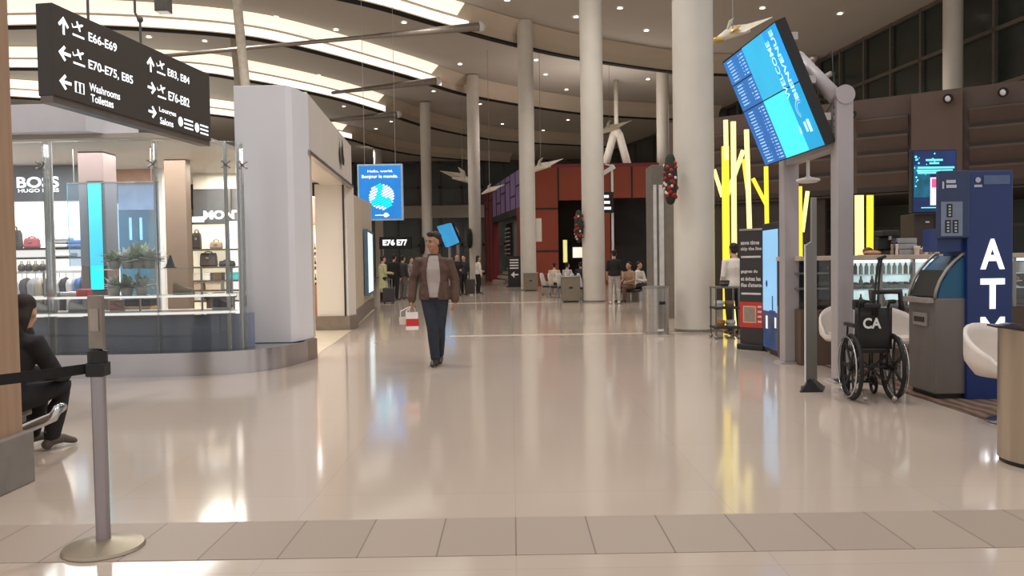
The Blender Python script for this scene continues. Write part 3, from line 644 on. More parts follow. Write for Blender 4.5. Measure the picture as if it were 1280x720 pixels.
def arrow(px, py, s, ang):
    cx, cy = uv(px, py)
    pts = [(-.09, -.5), (.09, -.5), (.09, .12), (.32, -.1), (.44, .03), (0, .5), (-.44, .03), (-.32, -.1), (-.09, .12)]
    ca, sa = math.cos(ang), math.sin(ang)
    P = [(cx+s*(x*ca-y*sa), cy+s*(x*sa+y*ca)) for x, y in pts]
    poly(SF, O, sd, up, [P[0], P[1], P[2], P[8]]); poly(SF, O, sd, up, [P[2], P[3], P[4], P[5], P[6], P[7], P[8]])
def plane(px, py, s):
    cx, cy = uv(px, py)
    T = lambda pts: [(cx+s*x, cy+s*y) for x, y in pts]
    poly(SF, O, sd, up, T([(-.5, .05), (-.42, .02), (.35, .28), (.45, .4), (.3, .42)])); poly(SF, O, sd, up, T([(-.1, .15), (.12, .22), (-.05, .5), (-.15, .47)])); poly(SF, O, sd, up, T([(-.05, .17), (.15, .24), (.2, -.05), (.1, -.05)])); poly(SF, O, sd, up, T([(-.5, .05), (-.4, .08), (-.5, .25), (-.56, .25)]))
    quad(SF, O, sd, up, cx-s*.5, cx+s*.5, cy-s*.4, cy-s*.28)
def line(s, x0, x1, yt, yb):
    u0, v1 = uv(x0, yt); _, v0 = uv(x0, yb); u1, _ = uv(x1, yt); text(SF, s, O+sd*u0+up*v0, sd, up, u1-u0, v1-v0, .02)
arrow(79, 32, .16, 0); arrow(80.5, 67, .16, PI/2); arrow(81.5, 103, .16, PI/2); plane(97.5, 38, .16); plane(98.5, 73, .16)
line('E66-E69', 110, 145, 39.5, 51); line('E70-E75, E85', 110, 165, 74, 87); line('Washrooms', 111, 149, 103, 113); line('Toilettes', 113, 141, 117, 127)
ia, ib = uv(93, 101), uv(105.5, 120); quad(SF, O, sd, up, ia[0], ib[0], ib[1]+.01, ia[1])
arrow(188, 80.5, .16, 0); arrow(189.5, 110, .15, -PI/2); arrow(190.5, 140, .15, -PI/2); plane(201, 85.5, .16); plane(202, 115.5, .16)
line('E83, E84', 209, 236, 85, 96); line('E76-E82', 210, 236, 113.5, 125); line('Lounges', 198.5, 219.5, 133, 141); line('Salons', 199.5, 216, 146, 154.5)
for px, py in ((225.5, 152), (246, 159.5)): u, v = uv(px, py); disc(SF, O, sd, up, u, v, .05, ry=.055)
for px0, px1, py in ((230, 241, 154), (250, 260, 161)):
    for k in (-1, 0, 1): a, v = uv(px0, py); b_, _ = uv(px1, py); quad(SF, O, sd, up, a, b_, v+.045*k-.01, v+.045*k+.01)
SF.build('lettering', text_w, bpy.data.objects['cabinet'])
dark = MB(); iw = ib[0]-ia[0]; ih = ia[1]-ib[1]
for f in (.28, .72): disc(dark, O, sd, up, ia[0]+iw*f, ib[1]+ih*.8, iw*.13, .006); quad(dark, O, sd, up, ia[0]+iw*(f-.14), ia[0]+iw*(f+.14), ib[1]+ih*.12, ib[1]+ih*.68, .006)
dark.build('washroom_symbol', pm('charcoal_sign', (66, 60, 56)), bpy.data.objects['cabinet'])
for px, off_ in ((134, 0), (197, 0)):
    s = min([i/200 for i in range(201)], key=lambda s: abs(640+1000*(SL+sd*SW*s).x/(SL+sd*SW*s).y-px+3)); p = SL+sd*SW*s-sn*.08
    m = MB(); m.tube([p+up*zt_, p+up*(zt_+.25), p+up*(zt_+.35)+V((-.05, 0, 0)), p+up*12.9+V((-.05, 0, 0))], .014, 6); m.ball(p+up*(zt_+.28), .035, 8, 6); m.build('hanging_rod', mull_d, sg)
bx = thing('ceiling_fixture', 'small dark box fixture hanging above the direction sign', 'fixture', at(204, 3, 11)); q = bx.location
MB().box(-.09, .09, -.09, .09, -.14, .12).build('case', mull_d, bx, local=True, bevel=.015); m = MB(); m.tube([(0, 0, .12), (0, 0, 12.95-q.z)], .012, 6); m.build('rod', mull_d, bx, local=True)
# tapered spars from the light coves + struts
for (a, ya), (b, yb), r, lab in \
    (((((600, 33)), 35.6), ((150, 75), 33), .24, 'longest tapered grey spar under the ceiling, reaching toward the hanging sign'), (((546, 101), 46), ((416, 116), 44), .26, 'middle tapered grey spar under the ceiling, over the white pillar'), (((497, 143), 56), ((440, 148), 55), .28, 'shortest and farthest tapered grey spar under the ceiling')):
    A = at(*a, ya); B = at(*b, yb); t = thing('ceiling_spar', lab, 'spar', A)
    d = (B-A); L = d.length; d.normalize()
    m = MB(); m.tube([A+d*x for x in (0, 2.4, 5, L)], [r*.8, r*.62, r*.38, r*.34], 12, dome=True); m.build('spar', pm('spar_grey', (150, 142, 134), .4, .4), t, smooth=True)
    m = MB(); m.ball(A-d*.05, r*.9, 12, 8); m.build('end_cap', white_p, t, smooth=True)
st_m = pm('ivory_steel_strut', (222, 214, 200), .5)
for (x0, y0), (x1, y1), Y, lab in (((294, -20), (309, 130), 28., 'slender ivory strut rising behind the white pillar'), ((297, 100), (303, 160), 40., 'distant slender ivory strut beside the first one')):
    A, B = at(x0, y0, Y), at(x1, y1, Y); d = (A-B).normalized(); t = thing('roof_strut', lab, 'strut', B)
    k = (ZC-A.z)/d.z if A.z < ZC else 0
    g = B - d*(B.z/d.z)
    m = MB(); m.tube([g, B, A+d*k], [.15, .16, .16], 10); m.build('strut', st_m, t, smooth=True)
    m = MB(); m.lathe([(.3, 0), (.3, .05), (.22, .08)], g); m.build('foot', st_m, t)
# recessed downlights
dl_m = pm('downlight_lens', (255, 250, 238), .5, emit=6.)
proto = None
DL = [(345, 21), (420, 37), (505, 28), (575, 80), (542, 114), (398, 94), (430, 133), (470, 161), (489, 152), (600, 130), (670, 75), (708, 112), (775, 10), (808, 38), (810, 99), (834, 126), (830, 115), (628, 155), (679, 163), (710, 150), (953, 10), (1050, 17), (186, 46), (256, 51), (720, 21), (634, 0), (682, 93), (640, 165)]
for i, (x, y) in enumerate(DL):
    p = onz(x, y, ZC-.03)
    if p.y > 88: continue
    if proto is None:
        proto = thing('downlight', 'small round recessed downlight in the high taupe ceiling', 'downlight', p, group='recessed ceiling downlights')
        MB().lathe([(.17, .0), (.17, -.02), (.12, -.02), (.12, 0)], n=16).build('ring', white_p, proto, local=True); MB().lathe([(.12, -.012), (.12, .0)], n=16).build('lens', dl_m, proto, local=True)
    else: o = copy_tree(proto); o.location = p
# ------------------------------------------------------------------ blue hanging screen with a striped globe
YB = 28.
hs = thing('hanging_screen', 'bright blue hanging screen reading Hello, world. over a striped globe', 'screen', (at(475, 240, YB).x, YB, 3))
xa, xb, za, zb2 = pr(447, 205, 503.5, 275.5, YB)
MB().box(xa, xb, YB, YB+.18, za, zb2).build('housing', pm('pale_frame', (176, 206, 230), .4), hs, bevel=.01)
MB().box(xa+.06, xb-.06, YB-.012, YB+.02, za+.06, zb2-.06).build('display', pm('screen_blue', (24, 112, 188), .4, 0, .08, 1.5, emit=.9), hs); hs_d = bpy.context.scene.collection.objects[-1]
W, Hh = xb-xa, zb2-za; OO = V((xa, YB-.012, za)); R = V((1, 0, 0))
m = MB(); text(m, 'Hello, world.', OO+V((.23*W, 0, .845*Hh)), R, up, .56*W, .05*Hh, .02); text(m, 'Bonjour le monde.', OO+V((.1*W, 0, .735*Hh)), R, up, .8*W, .075*Hh, .02)
quad(m, OO, R, up, .38*W, .62*W, .085*Hh, .1*Hh); disc(m, OO, R, up, .62*W, .095*Hh, .05*W); poly(m, OO, R, up, [(.57*W, .06*Hh), (.7*W, .08*Hh), (.66*W, .12*Hh), (.6*W, .1*Hh)]); m.build('lettering', text_w, hs_d)
gw, gc = MB(), MB(); cx, cz, r = .53*W, .42*Hh, .285*W; ang = math.radians(27); n = 11
for k in range(n):
    y0_ = -r+2*r*(k+.12)/n; y1_ = -r+2*r*(k+.80)/n; ym = (y0_+y1_)/2; h = math.sqrt(max(r*r-max(abs(y0_), abs(y1_))**2, 0)) if k not in (0, n-1) else r*.42
    f0, f1 = [(-.3, 1), (-.4, .9), (-.6, .7), (-.85, .55), (-1, .25), (-.95, .1), (-.5, .05), (-.3, .25), (-.1, .5), (0, .8), (-.2, 1)][k]
    for mb_, a, b in ((gw, -1, f0), (gc, f0, f1), (gw, f1, 1)):
        if b-a < .05: continue
        P = [(a*h, y0_), (b*h, y0_), (b*h, y1_), (a*h, y1_)]
        poly(mb_, OO, R, up, [(cx+x*math.cos(ang)-y*math.sin(ang), cz+x*math.sin(ang)+y*math.cos(ang)) for x, y in P])
gw.build('globe_stripes', text_w, hs_d); gc.build('globe_swoosh', pm('cyan_glow', (0, 228, 240)), hs_d)
m = MB()
for x in (xa+.25, xb-.25): m.tube([(x, YB+.09, zb2), (x, YB+.09, ZC-.02)], .008, 6)
m.build('suspension_wire', steel, hs)
# lit gate numbers on a dark gantry
YG = 60.
gt = thing('gate_sign', 'dark gantry sign with white E76 E77 gate numbers', 'sign', (at(492, 303, YG).x, YG, 2.4))
xa, xb, za, zb2 = pr(474, 296, 514, 311, YG); MB().box(xa, xb, YG, YG+.3, za, zb2).build('board', pm('black_board', (20, 22, 22), .4), gt, bevel=.02)
m = MB()
for s, a, b in (('E76', 478.5, 493.5), ('E77', 496, 509)):
    xa, xb, za, zb3 = pr(a, 299.5, b, 307, YG); text(m, s, (xa, YG, za), R, up, xb-xa, zb3-za, .04, .02)
m.build('lettering', pm('bright_lettering', (250, 252, 255), .5, 0, .01, emit=1.3), gt)
for px in (476, 512):
    x = at(px, 300, YG).x; MB().box(x-.06, x+.06, YG+.05, YG+.2, 0, za).build('post', mull_d, gt)
# ------------------------------------------------------------------ red pavilion
red = pm('rust_red_panel', (150, 66, 40), .55, 0, .08, .6); red_d = pm('dark_red_panel', (128, 44, 46), .5, 0, .08, .6); purp = pm('purple_lit_panel', (132, 108, 158), .5, 0, .1, .8)
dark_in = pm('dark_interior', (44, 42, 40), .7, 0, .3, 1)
YR = 45.
pv = thing('pavilion', 'rust red panelled pavilion with a purple lit flank and dark openings', 'pavilion', (3, YR, 0))
xa, xb, za, zb2 = pr(652, 209, 818, 362, YR); RT = zb2
xo0, xo1, zo0, zo1 = pr(698, 250, 735, 360, YR); xp0, xp1, _, zp1 = pr(763, 247, 818, 360, YR)
MB().box(xa, xo0, YR, YR+.4, 0, RT).build('front_panel', red, pv); MB().box(xo0, xp0, YR, YR+.4, zo1, RT).build('front_panel', red, pv)
MB().box(xo1, xp0, YR, YR+.4, 0, zo1).build('front_panel', red, pv); MB().box(xp0, xb+.3, YR, YR+.4, zp1, RT).build('front_panel', red, pv)
m = MB()
for px in (698, 729, 764, 790):
    x = at(px, 250, YR).x; m.box(x-.05, x+.05, YR-.02, YR+.01, zo1, RT)
for y in (261,): z = at(680, y, YR).z; m.box(xa, xo0, YR-.02, YR+.01, z-.05, z+.05)
for y in (314,): z = at(680, y, YR).z; m.box(xa, xo0, YR-.02, YR+.01, z-.05, z+.05)
m.build('panel_joint', dark_in, pv)
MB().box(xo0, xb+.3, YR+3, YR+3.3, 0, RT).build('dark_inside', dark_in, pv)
MB().box(xa, xb+.3, YR+.0, YR+6, RT, RT+.2).build('roof', red_d, pv)
A0 = V((at(606, 300, 60).x, 60, 0)); A1 = V((xa, YR, 0)); ad = (A1-A0).normalized(); an = V((ad.y, -ad.x, 0)); AL = (A1-A0).length
def aw(s, z, o=0): return A0+ad*s*AL+an*o+up*z
for nm, s0, s1, z0_, z1_, mt in (('flank_panel', 0, .28, 0, RT, red_d), ('lit_flank_panel', .28, 1, 4.5, RT, purp), ('flank_panel', .9, 1, 0, 4.5, red_d), ('flank_header', .28, .9, 4.1, 4.5, dark_in)):
    MB().slab([aw(s0, z0_), aw(s1, z0_), aw(s1, z1_), aw(s0, z1_)], -an*.4).build(nm, mt, pv)
m = MB()
for i in range(9):
    s = .03+.97*i/8; m.slab([aw(s, 4.5 if i > 2 else 0, .02), aw(s+.008, 4.5 if i > 2 else 0, .02), aw(s+.008, RT, .02), aw(s, RT, .02)], -an*.03)
    if i < 8: m.slab([aw(s, 5.2+.5*(i % 3), .02), aw(s+.12, 5.2+.5*(i % 3), .02), aw(s+.12, 5.3+.5*(i % 3), .02), aw(s, 5.3+.5*(i % 3), .02)], -an*.03)
m.build('panel_joint', dark_in, pv)
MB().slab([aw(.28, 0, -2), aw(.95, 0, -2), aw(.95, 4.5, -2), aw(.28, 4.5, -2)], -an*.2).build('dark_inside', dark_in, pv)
for k in range(6):
    MB().slab([aw(.28, .28*k, .1-.35*k), aw(.62, .28*k, .1-.35*k), aw(.62, .28*k+.16, .1-.35*k), aw(.28, .28*k+.16, .1-.35*k)], -an*.35).build('step', pm('pale_step', (176, 160, 146), .5) , pv)
br_ = thing('wall_rack', 'black rack of pale rolled items inside the pavilion entrance', 'rack', aw(.36, 1.8, -.9))
m = MB(); m.slab([aw(.30, 1.8, -.9), aw(.42, 1.8, -.9), aw(.42, 4., -.9), aw(.30, 4., -.9)], -an*.1); m.build('back_board', black, br_)
for i in range(7):
    for j in range(2):
        MB().ball(aw(.325+.07*j, 1.95+.28*i, -.85), (.16, .1, .07), 8, 6).build('roll', cl_g, br_, smooth=True)
ms = thing('menu_board', 'grey board with white text lines in the pavilion entrance', 'menu board', aw(.75, 1.3, -.4))
m = MB(); m.slab([aw(.68, 1.2, -.4), aw(.86, 1.2, -.4), aw(.86, 3.9, -.4), aw(.68, 3.9, -.4)], -an*.1); m.build('board', pm('grey_board', (108, 110, 106), .5), ms)
m = MB()
for k in range(3): m.slab([aw(.78, 2.6+.4*k, -.37), aw(.86, 2.6+.4*k, -.37), aw(.86, 2.75+.4*k, -.37), aw(.78, 2.75+.4*k, -.37)], -an*.02)
m.build('text_line', text_w, ms)
for r, lab, c in (((704, 300, 709, 328), 'tall yellow-green lit panel inside the dark pavilion', (236, 226, 140)), ((716, 309, 735, 322), 'white lit counter panel inside the dark pavilion', (255, 246, 226)), ((756, 290, 760, 308), 'small pale lit panel between the column and the pavilion post', (214, 236, 246))):
    xa_, xb_, za_, zb_2 = pr(*r, YR+2); t = thing('lit_panel', lab, 'lit panel', ((xa_+xb_)/2, YR+2, za_))
    MB().box(xa_, xb_, YR+2, YR+2.1, za_, zb_2).build('light_face', pm('lit_%d' % r[0], c, .5, emit=.9), t); MB().box(xa_-.04, xb_+.04, YR+2.03, YR+2.2, za_-.04, zb_2+.04).build('casing', dark_in, t)
# small hanging board and boom near the second column
hb = thing('information_screen', 'small hanging screen with white text lines beside the wreathed column', 'screen', (at(760, 252, 30).x, 30, 2.8))
xa_, xb_, za_, zb_2 = pr(753, 240, 767, 266, 30); MB().box(xa_, xb_, 30, 30.15, za_, zb_2).build('housing', black, hb)
m = MB()
for k in range(3): m.box(xa_+.05, xb_-.1-.04*k, 29.985, 30.0, za_+.12+.22*k, za_+.22+.22*k)
m.build('text_line', text_w, hb)
bm_post = at(766, 300, 30.3)
m = MB(); m.tube([(bm_post.x, 30.3, 0), (bm_post.x, 30.3, 5.0)], .045, 8); m.build('post', white_p, hb)
P, Q = at(742, 224, 30.2), at(768, 208, 30.2); m = MB(); m.bar(P, Q, .1, .16); m.bar(at(756, 205, 30.2), Q, .05, .05); m.build('boom', white_p, hb)
wb = thing('wall_flag', 'narrow ivory sign blade on the side of the third round column', 'sign', (c3.x+.4, 39, 1.9))
xa_, xb_, za_, zb_2 = pr(669, 273, 677, 302, 39); MB().prism([(xa_-.1, 39), (xb_, 38.9), (xb_, 39.0), (xa_-.1, 39.1)], za_, zb_2).build('blade', col_m, wb); MB().box(xa_-.12, xa_-.02, 38.98, 39.06, za_+.2, zb_2-.2).build('bracket', steel, wb)
# white winged sculptures hanging from the ceiling
def wing(px, py, Y, s, lab, gold=False, yaw=0.):
    c = at(px, py, Y); t = thing('winged_sculpture', lab, 'sculpture', c, yaw)
    wm = pm('ivory_wing', (232, 224, 208), .5)
    m = MB(); m.slab([(-.25*s, 0, .0), (.3*s, -.3*s, .02*s), (1.2*s, -.1*s, .5*s), (.5*s, .2*s, .38*s), (-.1*s, .1*s, .3*s)], (0, .03*s, .02*s)); m.build('wing', wm, t, local=True)
    m = MB(); m.slab([(-.25*s, 0, 0), (-.15*s, .3*s, .1*s), (.1*s, .3*s, .62*s), (-.12*s, 0, .45*s)], (.03*s, 0, 0)); m.build('wing', wm, t, local=True)
    m = MB(); m.tube([(-.6*s, -.05*s, -.2*s), (-.2*s, 0, .02*s), (.5*s, 0, .12*s)], [.05*s, .16*s, .05*s], 10, dome=True); m.build('body', wm, t, local=True, smooth=True)
    if gold:
        m = MB(); m.ball((-.5*s, -.12*s, -.16*s), (.2*s, .1*s, .08*s), 12, 8); m.build('gilded_feather', pm('gold_leaf', (226, 190, 96), .3, .6), t, local=True, smooth=True); m = MB(); m.ball((.02*s, -.2*s, .12*s), (.2*s, .08*s, .05*s), 12, 8, Matrix.Rotation(-.6, 4, 'Y')); m.build('gilded_feather', pm('gold_leaf', (226, 190, 96), .3, .6), t, local=True, smooth=True)
    m = MB(); m.tube([(0, 0, .1*s), (0, 0, ZC-.03-c.z)], .012, 5); m.build('wire', steel, t, local=True)
wing(916, 44, 18, .72, 'white and gold winged sculpture hanging above the tilted flight screen', True)
wing(762, 163, 44, 1.0, 'ivory winged sculpture hanging between two round columns')
wing(676, 211, 42.5, 1.0, 'ivory winged sculpture hanging over the red pavilion corner')
wing(578, 225, 56, 1.4, 'flat ivory winged sculpture hanging before the far windows', yaw=2.9)
wing(612, 239, 44, .7, 'small ivory winged sculpture beside the purple lit panels')
# slanted legs behind the pavilion
t = thing('v_support', 'pale V-shaped steel support rising above the red pavilion roof', 'support', at(771, 205, 52)); t.location.z = RT+.2
for a, b in (((767, 168), (757, 205)), ((774, 168), (784, 205))):
    A, B = at(*a, 52), at(*b, 52); k = (A-B).normalized()
    m = MB(); m.tube([B-k*((B.z-RT-.2)/k.z), A], .26, 10, dome=True); m.build('leg', col_m, t, smooth=True)
A = at(770.5, 166, 52); m = MB(); m.ball(A, .34, 10, 8); m.tube([A, V((A.x, A.y, ZC-.03))], .14, 10); m.build('hanger', col_m, t, smooth=True)
# grey service tower left of the near column
tw = thing('service_tower', 'tall grey service tower with two pale vertical strips beside the steel bin', 'tower', (at(829, 400, 19).x, 19, 0))
xa_, xb_, za_, zb_2 = pr(815, 206, 846, 390, 19); MB().box(xa_, xb_, 19, 19.8, 0, zb_2).build('body', pm('tower_grey', (124, 116, 108), .5, .2), tw, bevel=.01)
for a, b in ((817, 821), (824, 830)):
    u0, u1, w0, w1 = pr(a, 231, b, 392, 18.98); MB().box(u0, u1, 18.96, 19.0, max(w0, 0.02), w1).build('strip', pm('silver_strip', (206, 206, 212), .3, .4), tw)
MB().box(xa_, xb_, 18.97, 19.0, 3.02, zb_2-.02).build('top_panel', pm('tower_panel', (104, 98, 92), .5), tw)
# dark stand with arrow, bins
def totem(r, Y, lab):
    x0_, x1_, z0_, z1_ = pr(*r, Y); t = thing('sign_stand', lab, 'sign stand', ((x0_+x1_)/2, Y, 0))
    MB().box(x0_, x1_, Y, Y+.15, .05, z1_).build('panel', black, t); MB().box(x0_-.1, x1_+.1, Y-.1, Y+.25, 0, .05).build('foot', black, t)
    m = MB(); cx = (x0_+x1_)/2
    for k in range(4): m.box(x0_+.1, x1_-.12, Y-.012, Y, z1_-.25-.15*k, z1_-.18-.15*k)
    m.build('text_line', paint_w, t)
    m = MB(); m.slab([(cx-.2, Y-.012, .68), (cx, Y-.012, .86), (cx, Y-.012, .72), (cx+.22, Y-.012, .72), (cx+.22, Y-.012, .64), (cx, Y-.012, .64), (cx, Y-.012, .5)], (0, .01, 0)); m.build('arrow', paint_w, t)
totem((635, 320, 651, 358), 44, 'dark sign stand with a white left arrow by the stairs')
def square_bin(px, base, Y, w, h, lab):
    c = at(px, base, Y); t = thing('waste_bin', lab, 'waste bin', (c.x, Y, 0))
    gm = pm('olive_grey_metal', (136, 126, 110), .4, .4, .05)
    MB().box(c.x-w/2, c.x+w/2, Y, Y+w*.8, .04, h).build('body', gm, t, bevel=.02); MB().box(c.x-w/2-.02, c.x+w/2+.02, Y-.02, Y+w*.8+.02, h, h+.05).build('lid', steel, t, bevel=.01)
    MB().box(c.x-w*.1, c.x+w*.1, Y-.012, Y+.01, h*.55, h*.62).build('slot', black, t); MB().box(c.x-w*.4, c.x+w*.4, Y+.05, Y+w*.7, 0, .05).build('base', black, t)
square_bin(663.5, 362, 37.8, .68, .82, 'grey square bin at the foot of the third round column')
square_bin(714, 378, 26.9, .62, .84, 'grey square bin just left of the wreathed column')
# seats
proto = None
seat_m = pm('pale_seat_shell', (206, 200, 194), .4)
def seat_row(px0, px1, n, Y, lab):
    global proto
    Y0_ = Y
    for i in range(n):
        Y = Y0_+.62*i; c = at(px1+(px0-px1)*i/(n-1), 340, Y)
        if proto is None:
            proto = thing('lounge_seat', lab, 'seat', (c.x, Y, 0), 1.2, group='rows of pale seats in the lounge')
            MB().rbox((0, -.1, .42), (.5, .5, .07)).build('seat', black, proto, local=True, bevel=.02)
            m = MB(); m.tube([(0, .17, .42), (0, .2, .6), (0, .24, .78), (0, .27, .92)], [.24, .26, .25, .17], 12, [.03]*4, right=(1, 0, 0), dome=True); m.build('backrest', seat_m, proto, local=True, smooth=True)
            for sx in (-.2, .2): MB().bar((sx, -.05, 0), (sx, -.05, .4), .05, .05).build('leg', steel_d, proto, local=True)
        else: o = copy_tree(proto); o.location = (c.x, Y, 0); o.name = 'lounge_seat'
seat_row(685, 705, 3, 29.6, 'pale shell lounge seat facing away in the row before the red pavilion')
seat_row(708, 732, 4, 28.4, 'pale shell lounge seat facing away in the row before the red pavilion')
seat_row(772, 812, 4, 32, 'pale shell lounge seat facing away in the row before the red pavilion')
for o in list(C.objects):
    if o.get('group') == 'rows of pale seats in the lounge': o['label'] = 'pale shell-backed lounge seat in front of the red pavilion'
# wreaths on columns
wr_r = pm('poinsettia_red', (150, 30, 30), .6, 0, .3, 20); wr_w = pm('wreath_white', (220, 206, 196), .6); wr_g = pm('wreath_green', (40, 44, 34), .8)
def wreath(px, py, Y, w, h, lab, col, deco=True):
    c = at(px, py, Y); t = thing('garland', lab, 'garland', c)
    # sits against the column surface
    m = MB(); k = random.Random(px)
    m.tube([c+up*h*x for x in (-.5, -.25, 0, .25, .5)], [w*.3, w*.42, w*.45, w*.42, w*.3], 10, dome=True); m.build('greenery', wr_g, t, smooth=True)
    for i in range(26 if deco else 0):
        a = k.uniform(PI*.9, 2.1*PI); z = k.uniform(-.5, .5)*h; r = w*.42*(1-.5*abs(z/h))
        b = MB(); b.ball(c+V((r*math.cos(a), r*math.sin(a), z)), w*.14 if i % 3 else w*.11, 8, 6); b.build('flower' if i % 3 else 'bauble', wr_r if i % 3 else wr_w, t, smooth=True)
wreath(838, 224, 15.05, .3, .78, 'red and white flower garland on the edge of the nearest column', c1)
wreath(723.5, 283, 26.9, .34, .9, 'dark red and white garland on the left edge of the second column', c2)
wreath(587, 298, 49.6, .4, 1.0, 'small dark garland on the distant column near the pavilion', c4, False)
wreath(528, 307, 57.6, .4, 1.0, 'small dark garland beside the walking man\'s head', c5, False)
# cylindrical steel bin in front of the near column
def steel_bin(x, y, r, h, lab):
    t = thing('waste_bin', lab, 'waste bin', (x, y, 0))
    MB().lathe([(r*.96, 0), (r*.96, .04), (r, .05), (r, h*.95)], n=40).build('body', steel, t, local=True, smooth='auto')
    MB().lathe([(r*1.03, h*.95), (r*1.03, h*.985), (r*.7, h), (r*.68, h*.97)], n=40).build('lid', steel_d, t, local=True, smooth='auto')
    m = MB(); T = rotz(.35); m.box(-.06, .06, -r-.012, -r+.02, h*.62, h*.68, T); m.build('slot', black, t, local=True)
    m = MB(); m.box(-.1, .02, -r-.008, -r+.02, .06, .1, T); m.build('plate', white_p, t, local=True)
    MB().lathe([(r*.9, 0), (r*.9, .03)], n=30).build('base', black, t, local=True)
b = at(819, 330, 15.1); steel_bin(b.x, 15.1, .245, .9, 'cylindrical brushed steel bin beside the nearest round column')
# small tilted flight screen far back
fs = thing('flight_screen', 'small tilted blue flight screen on posts behind the walking man', 'flight screen', (at(566, 330, 48).x, 48, 0))
cs = [at(546, 283, 48), at(561, 279, 47.2), at(571, 303, 47.2), at(557, 309, 48)]
m = MB(); m.slab(cs, V((.15, .12, 0))); m.build('display', pm('flight_blue', (58, 150, 206), .4, 0, .1, 2, emit=.8), fs)
m = MB(); m.slab([c+V((.16, .13, 0)) for c in cs], V((.12, .1, 0))); m.build('housing', black, fs)
m = MB(); p = at(562, 306, 48.3); q = at(572, 290, 48.3); m.tube([(p.x, 48.3, 0), p], .09, 8); m.tube([(q.x, 48.4, 0), q, at(566, 282, 48.3)], .09, 8); m.build('post', frame_grey, fs)
# ------------------------------------------------------------------ tilted flight screen on a goal-post frame
fr = thing('screen_frame', 'grey steel goal-post frame holding the tilted flight screen', 'frame', (3.67, 9.7, 0))
pR = at(1053, 476, 8.9); pL = at(987, 452, 10.6)
def post(p, w, h):
    m = MB(); m.box(p.x-w/2, p.x+w/2, p.y-w/2, p.y+w/2, .02, h); m.build('post', frame_grey, fr, bevel=.012)
    m = MB(); m.box(p.x-w*.8, p.x+w*.8, p.y-w*.8, p.y+w*.8, 0, .02); m.build('foot_plate', frame_grey, fr)
post(pR, .185, 3.17); post(pL, .2, 2.72)
m = MB(); m.tube([(pR.x, pR.y-.105, 3.17), (pR.x, pR.y+.105, 3.17)], .105, 24); m.build('rounded_cap', frame_grey, fr, smooth='auto')
m = MB(); m.bar((pL.x, pL.y+.1, 2.68), (pR.x, pR.y, 2.68), .15, .16); m.build('cross_beam', frame_grey, fr, bevel=.01)
m = MB(); aE = at(998, 74, 9.3); m.tube([(pR.x-.06, pR.y, 3.15), aE], .085, 14); m.ball(aE, .09, 10, 8); m.build('diagonal_arm', frame_grey, fr, smooth=True)
m = MB(); mid = (V((pR.x-.06, pR.y, 3.15))*.55+aE*.45); d = (aE-V((pR.x-.06, pR.y, 3.15))).normalized(); sv = d.cross(V((0, 1, 0))).normalized()
m.tube([mid+sv*.16, mid-sv*.16], .03, 8); m.tube([mid+d*.3+sv*.13, mid+d*.3-sv*.13], .025, 8); m.build('clamp', steel, fr)
Cn = V((at(1033, 182, 8.85).x, 8.85, at(1033, 182, 8.85).z)); Dn = at(957, 208, 10.55); Bn = at(968, 27, 8.85); An = at(903, 92, 10.55)
pu = (Dn-Cn); PU = pu.length; pu.normalize(); pv_ = (Bn-Cn); PV = pv_.length; pv_ -= pu*pv_.dot(pu); pv_.normalize(); pn_ = pv_.cross(pu)   # face looks toward the walkway
if pn_.x > 0: pn_ = -pn_
fp = thing('flight_screen', 'large tilted flight information screen reading WELCOME BIENVENUE on steel posts', 'flight screen', Cn)
m = MB(); m.slab([Cn, Dn, Dn+pv_*PV, Cn+pv_*PV], -pn_*.12); m.build('housing', black, fp)
def fpq(mb, u0, u1, v0, v1, lift=.004):
    mb.add([Cn+pu*PU*u+pv_*PV*v+pn_*lift for u, v in ((u0, v0), (u1, v0), (u1, v1), (u0, v1))], [(0, 1, 2, 3)])
for nm, q, col, em in (('welcome_band', (.01, .235, .01, .515), (8, 152, 206), .9), ('welcome_band', (.01, .235, .525, .99), (22, 150, 222), .9), ('advert_panel', (.235, .6, .01, .515), (64, 222, 228), .9), ('advert_panel', (.235, .6, .525, .99), (44, 170, 216), .9),
                       ('flight_list', (.6, .99, .01, .515), (34, 98, 172), .8), ('flight_list', (.6, .99, .525, .76), (38, 104, 176), .8), ('flight_list', (.6, .99, .77, .985), (40, 110, 182), .8)):
    m = MB(); fpq(m, *q); m.build(nm, pm('glow_%d_%d_%d' % col, col, .35, 0, .05, 2, emit=em), fp)
m = MB(); k = random.Random(3)
for i in range(34):
    v = .03+.028*i
    if abs(v-.52) < .015 or abs(v-.765) < .015: continue
    for a, b in ((.62, .68), (.69, .715), (.80, .815), (.825, .93)):
        fpq(m, a, b-k.uniform(0, .02), v, v+.011, .008)
m.build('list_lettering', pm('pale_blue_print', (150, 196, 236), .5, emit=.8), fp)
m = MB()
text(m, 'WELCOME', Cn+pu*PU*.185+pv_*PV*.44+pn_*.006, pv_, pu, .47*PV, .055*PU, .01, .0); text(m, 'BIENVENUE', Cn+pu*PU*.09+pv_*PV*.41+pn_*.006, pv_, pu, .56*PV, .05*PU, .02, .0)
fpq(m, .08, .115, .14, .24, .008); fpq(m, .135, .16, .15, .23, .008); fpq(m, .23, .25, .15, .21, .008)
m.build('welcome_lettering', pm('bright_cyan_print', (190, 244, 255), .5, emit=1.), fp)
m = MB(); a0 = Cn+pu*PU*.12+pv_*PV*.33+pn_*.008
